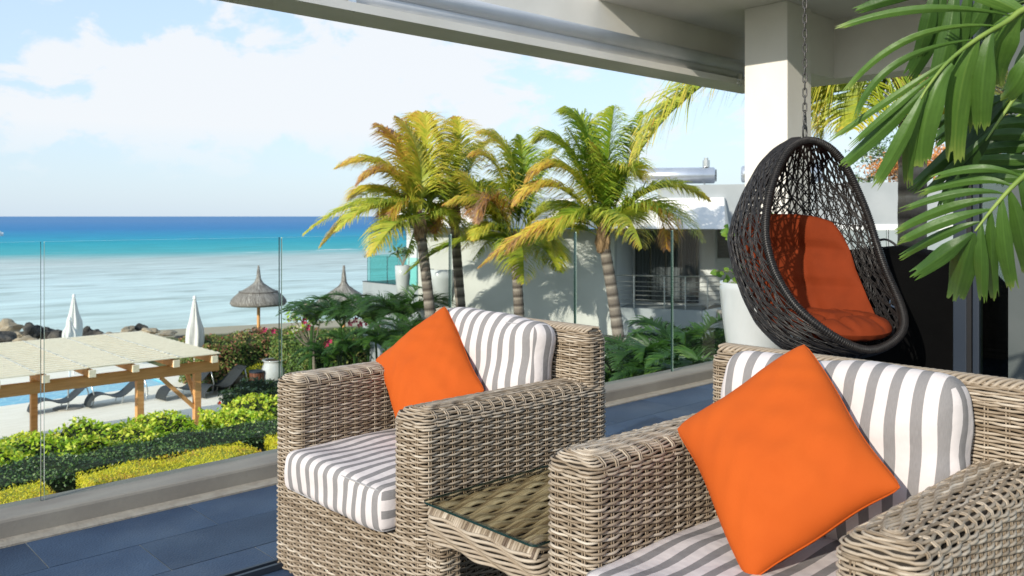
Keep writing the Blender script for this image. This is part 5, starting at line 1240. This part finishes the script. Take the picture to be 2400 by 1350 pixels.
# distant motor boat
t = thing('motor_boat', 'tiny white motor boat cut by the left edge on the blue sea', 'boat', (W3(-3, 553, 365).x, W3(-3, 553, 365).y, -7.25), .9)
mb = MB(); mb.add([(-2.5, -.9, 0), (2, -.8, 0), (3.3, 0, .3), (2, .8, 0), (-2.5, .9, 0), (-2.6, -1.1, 1), (2, -1, 1.2), (3.8, 0, 1.5), (2, 1, 1.2), (-2.6, 1.1, 1)], [(0, 1, 6, 5), (1, 2, 7, 6), (2, 3, 8, 7), (3, 4, 9, 8), (4, 0, 5, 9), (5, 6, 7, 8, 9)]); mb.build('hull', 'white_paint', t)
mb = MB(); mb.box((0, 0, 1.6), (1.6, 1.3, 1)); mb.build('cabin', 'white_paint', t)

# trees and shrubs beyond the villa roof
def crown_tree(label, px, py, D, rad, n, size, mat, h, seed, name='garden_tree', trunkr=.12, flat=.8, tone=(0, 1), dens=7):
    c = W3(px, py, D); zg = h_ground(c.x, c.y); t = thing(name, label, 'tree', (c.x, c.y, zg)); R = random.Random(seed); z = c.z-zg
    mb = MB(); mb.tube([(0, 0, 0), (.1, .05, z*.5), (0, 0, z)], [trunkr, trunkr*.8, trunkr*.4], 7)
    P = []
    for k in range(dens):
        d = Vector((R.gauss(0, 1), R.gauss(0, 1), R.gauss(0, .8))).normalized()*rad*R.uniform(.4, 1); d.z *= flat
        mb.tube(bez(Vector((0, 0, z-rad*.5)), Vector((d.x*.4, d.y*.4, z+d.z*.3)), Vector((d.x, d.y, z+d.z)), 6), [trunkr*.4, .03, .025, .02, .015, .01], 5)
        for _ in range(n//dens): P.append((d.x+R.gauss(0, rad*.24), d.y+R.gauss(0, rad*.24), z+d.z+R.gauss(0, rad*.17)))
    mb.build('trunk', 'twig', t); P = np.array(P); leafcloud('crown', P, P-np.array([0, 0, z]), size, mat, t, tone=rng.uniform(*tone, len(P)), aspect=.4)
crown_tree('thin dark tree beyond the villa roof, right of the egg chair', 2085, 355, 33, 1.25, 900, .16, 'dark_leaf', 3, 5, dens=13)
crown_tree('thin wispy treetop just above the villa parapet', 2035, 410, 31, .6, 260, .14, 'dark_leaf', 3, 6, dens=7)
crown_tree('orange blooming shrub tree above the villa parapet at the right', 2105, 392, 29.5, .85, 2200, .14, 'orange_leaf', 3, 8, name='flowering_tree', dens=12, flat=.5)
crown_tree('big orange blooming tree glimpsed between the foreground palm leaves', 2230, 385, 28, 1.25, 3600, .14, 'orange_leaf', 3, 9, name='flowering_tree', dens=16, flat=.6)
leafbox('garden_shrub', 'sunlit green shrub seen through the folding door pane', 'shrub', 10.5, 13.5, 1.0, 3.2, -.8, .35, 5000, .11, 'leaf', lumps=.3, ends=.5, tone=(.1, .9))
part('raised_bed', [(10.3, 13.8, .8, 3.4, -5.2, -.75)], 'white_wall', thing('garden_wall', 'white raised planting bed wall seen through the door pane', 'wall', (0, 0, 0)))

# ================================================================== FOREGROUND POTTED PALM
M['blade'] = pm('broad_palm_leaflet', None, scale=5, rough=.42, trans=.22, spec=.4, bump=.25, bscale=30, stretch=(1, 1, 1),
                ramp=[(0, (.012, .032, .008)), (.35, (.036, .088, .014)), (.7, (.085, .175, .028)), (1, (.22, .30, .06))])
M['rachis'] = pm('palm_stalk', (.12, .20, .03), (.22, .30, .06), scale=12, rough=.45)
pb = Vector((2.12, .22, 0)); pp = thing('potted_palm', 'big potted palm leaning in from the right edge, broad green leaflets', 'plant', tuple(pb))
mb = MB(); mb.lathe([(0, 0), (.16, 0), (.20, .3), (.21, .42), (.18, .42), (.17, .38)], n=28); mb.build('pot', 'ceramic', pp, smooth=True)
mb = MB(); mb.lathe([(.18, .385), (0, .39)], n=20); mb.build('soil', 'soil', pp)
crown = W3(2570, 330, 1.85)-pb
mb = MB()
for dx, dy in ((0, 0), (.05, .04), (-.04, .05)): mb.tube(bez(Vector((dx, dy, .38)), Vector((dx*2, dy*2, .9)), crown, 12), .016, 7)
mb.build('stem', 'rachis', pp)
def leaflet(fr, b, c, t, wpx, d0, d1, tone, twist=.25, cut=True):
    B, Cc, Tt = W3(b[0], b[1], d0)-pb, W3(c[0], c[1], (d0+d1)/2-.03)-pb, W3(t[0], t[1], d1)-pb; n = 14; C = bez(B, Cc*1.0+ (Cc-(B+Tt)/2)*.35, Tt, n)
    wd = wpx*(d0+d1)/2/2000; vs = []; tn = []; eye = Vector((0, 0, EYE))-pb
    rg = random.Random(int(b[0]*7+t[1])); 
    for i, p in enumerate(C):
        s = i/(n-1); tg = (C[min(n-1, i+1)]-C[max(0, i-1)]).normalized(); v = (p-eye).normalized(); s1 = tg.cross(v).normalized(); s2 = s1.cross(tg).normalized()
        tw = twist*(1-1.4*s)+.15*math.sin(s*5+b[0]); sd = s1*math.cos(tw)+s2*math.sin(tw); nr = tg.cross(sd).normalized()
        pr = (.18+.82*min(1, s/.45)**.8) * ((1-max(0, s-.6)/.4*.30) if cut else (1-max(0, (s-.5)/.5)**1.5*.93))
        for k in range(13):
            u = -1+k/6; e = rg.uniform(-.018, .018) if (i == n-1 and cut) else 0
            q = p + sd*u*wd/2*pr - nr*(abs(u)*.20*wd*pr) + nr*(.03*wd*pr if k % 2 else 0) + tg*e; vs.append(q); tn.append(min(1, max(0, tone+.06*(k == 6)-.07*(k % 2)+(.35*max(0, s-.9)/.1)+rg.uniform(-.03, .03))))
    fs = [(i*13+k, i*13+k+1, i*13+k+14, i*13+k+13) for i in range(n-1) for k in range(12)]
    mb = MB(); mb.add(vs, fs, tn); mb.build('leaflet', 'blade', fr, smooth=True)
def big_frond(rpts, d, leaves, tone, dd=.12, label=None, cut=True):
    P = [crown]+[W3(x, y, d)-pb for x, y in rpts]; C = []
    for i in range(len(P)-1):
        g = lambda k: P[max(0, min(len(P)-1, k))]
        for k in range(6): u = k/6; p0, p1, p2, p3 = g(i-1), g(i), g(i+1), g(i+2); C.append(.5*((2*p1)+(p2-p0)*u+(2*p0-5*p1+4*p2-p3)*u*u+(3*p1-p0-3*p2+p3)*u**3))
    C.append(P[-1]); mb = MB(); n = len(C); mb.tube(C, [.0085*(1-.8*i/(n-1)) for i in range(n)], 7); fr = mb.build('frond', 'rachis', pp, smooth=True)
    for i, L_ in enumerate(leaves):
        b, c, t, w_ = L_[:4]; tw = L_[4] if len(L_) > 4 else .25
        leaflet(fr, b, c, t, w_, d, d+dd*(1 if i % 2 else .6), tone+random.uniform(-.09, .12), tw)
big_frond([(2470, 10), (2400, 22), (2360, 50), (2289, 92), (2222, 145), (2175, 203), (2158, 232)], 1.72, [
    ((2370, 37), (2150, 8), (1970, 63), 20, .5), ((2337, 61), (2120, 70), (1980, 213), 18, .5), ((2287, 93), (2078, 135), (2004, 274), 18, .5), ((2233, 137), (2110, 215), (1956, 322), 17, .4),
    ((2207, 167), (2100, 245), (2000, 337), 18, .3), ((2181, 200), (2085, 290), (1974, 389), 34, .2), ((2167, 215), (2118, 325), (2052, 430), 34), ((2174, 211), (2128, 320), (2128, 433), 30),
    ((2233, 150), (2165, 250), (2159, 393), 62), ((2292, 93), (2248, 190), (2237, 370), 58), ((2326, 74), (2300, 178), (2300, 304), 52), ((2396, 30), (2338, 90), (2325, 200), 72), ((2420, 110), (2390, 190), (2352, 228), 50),
    ((2350, 60), (2285, 160), (2268, 300), 40, .6), ((2440, 60), (2330, -10), (2200, -40), 38, .4)], .66)
big_frond([(2470, -120), (2350, -90), (2260, -60)], 1.95, [((2260, -50), (2130, -15), (2012, 22), 30, .3), ((2215, -40), (2185, 90), (2130, 181), 46), ((2240, -40), (2225, 100), (2180, 235), 46), ((2275, -40), (2255, 90), (2196, 205), 40),
    ((2320, -60), (2300, 40), (2236, 100), 40), ((2350, -60), (2340, 40), (2290, 90), 36), ((2200, -50), (2175, 60), (2150, 130), 36)], .38)
big_frond([(2480, 160), (2400, 205), (2350, 270), (2310, 330)], 1.88, [((2396, 205), (2285, 320), (2210, 487), 44, .7), ((2390, 212), (2270, 320), (2140, 440), 34, .5), ((2380, 225), (2300, 250), (2190, 330), 42), ((2385, 210), (2290, 262), (2150, 300), 34),
    ((2340, 285), (2290, 350), (2228, 445), 34, .6), ((2360, 260), (2280, 330), (2190, 400), 36), ((2330, 300), (2250, 380), (2165, 455), 22)], .22)
big_frond([(2500, 300), (2450, 300), (2400, 320)], 2.0, [((2460, 262), (2390, 255), (2330, 240), 26), ((2460, 290), (2380, 285), (2310, 300), 30), ((2460, 320), (2380, 312), (2290, 322), 30), ((2460, 348), (2380, 340), (2285, 355), 30), ((2460, 380), (2380, 372), (2270, 378), 28), ((2460, 402), (2380, 395), (2262, 405), 28), ((2460, 425), (2370, 412), (2250, 428), 24)], .42)
big_frond([(2480, 350), (2420, 395), (2370, 440), (2320, 497), (2285, 542)], 1.68, [
    ((2352, 454), (2250, 443), (2118, 491), 19), ((2337, 465), (2220, 483), (2107, 537), 24), ((2322, 491), (2220, 512), (2109, 568), 26), ((2296, 520), (2210, 545), (2117, 600), 22), ((2281, 546), (2220, 592), (2140, 645), 40),
    ((2281, 546), (2258, 620), (2238, 700), 58, .1), ((2300, 520), (2300, 610), (2302, 702), 30), ((2322, 494), (2322, 590), (2330, 694), 30), ((2348, 465), (2352, 570), (2373, 672), 36), ((2367, 450), (2395, 540), (2410, 640), 40), ((2390, 420), (2425, 500), (2450, 600), 40),
    ((2370, 436), (2290, 412), (2160, 452), 20), ((2395, 415), (2300, 385), (2190, 415), 20)], .52)

big_frond([(2500, -20), (2440, -10), (2380, 10)], 2.1, [((2440, -10), (2350, 10), (2270, 60), 36), ((2440, 20), (2370, 60), (2310, 130), 40), ((2440, 60), (2400, 150), (2370, 260), 44), ((2430, 0), (2400, -20), (2280, -10), 30), ((2440, 120), (2420, 220), (2395, 330), 40)], .15)
big_frond([(2500, 230), (2420, 250), (2350, 300)], 2.15, [((2380, 270), (2290, 300), (2230, 350), 26), ((2390, 280), (2330, 340), (2290, 420), 30), ((2360, 300), (2290, 370), (2250, 460), 24), ((2400, 260), (2310, 262), (2240, 290), 24), ((2420, 250), (2350, 235), (2270, 236), 24), ((2420, 290), (2380, 350), (2345, 430), 30)], .12)
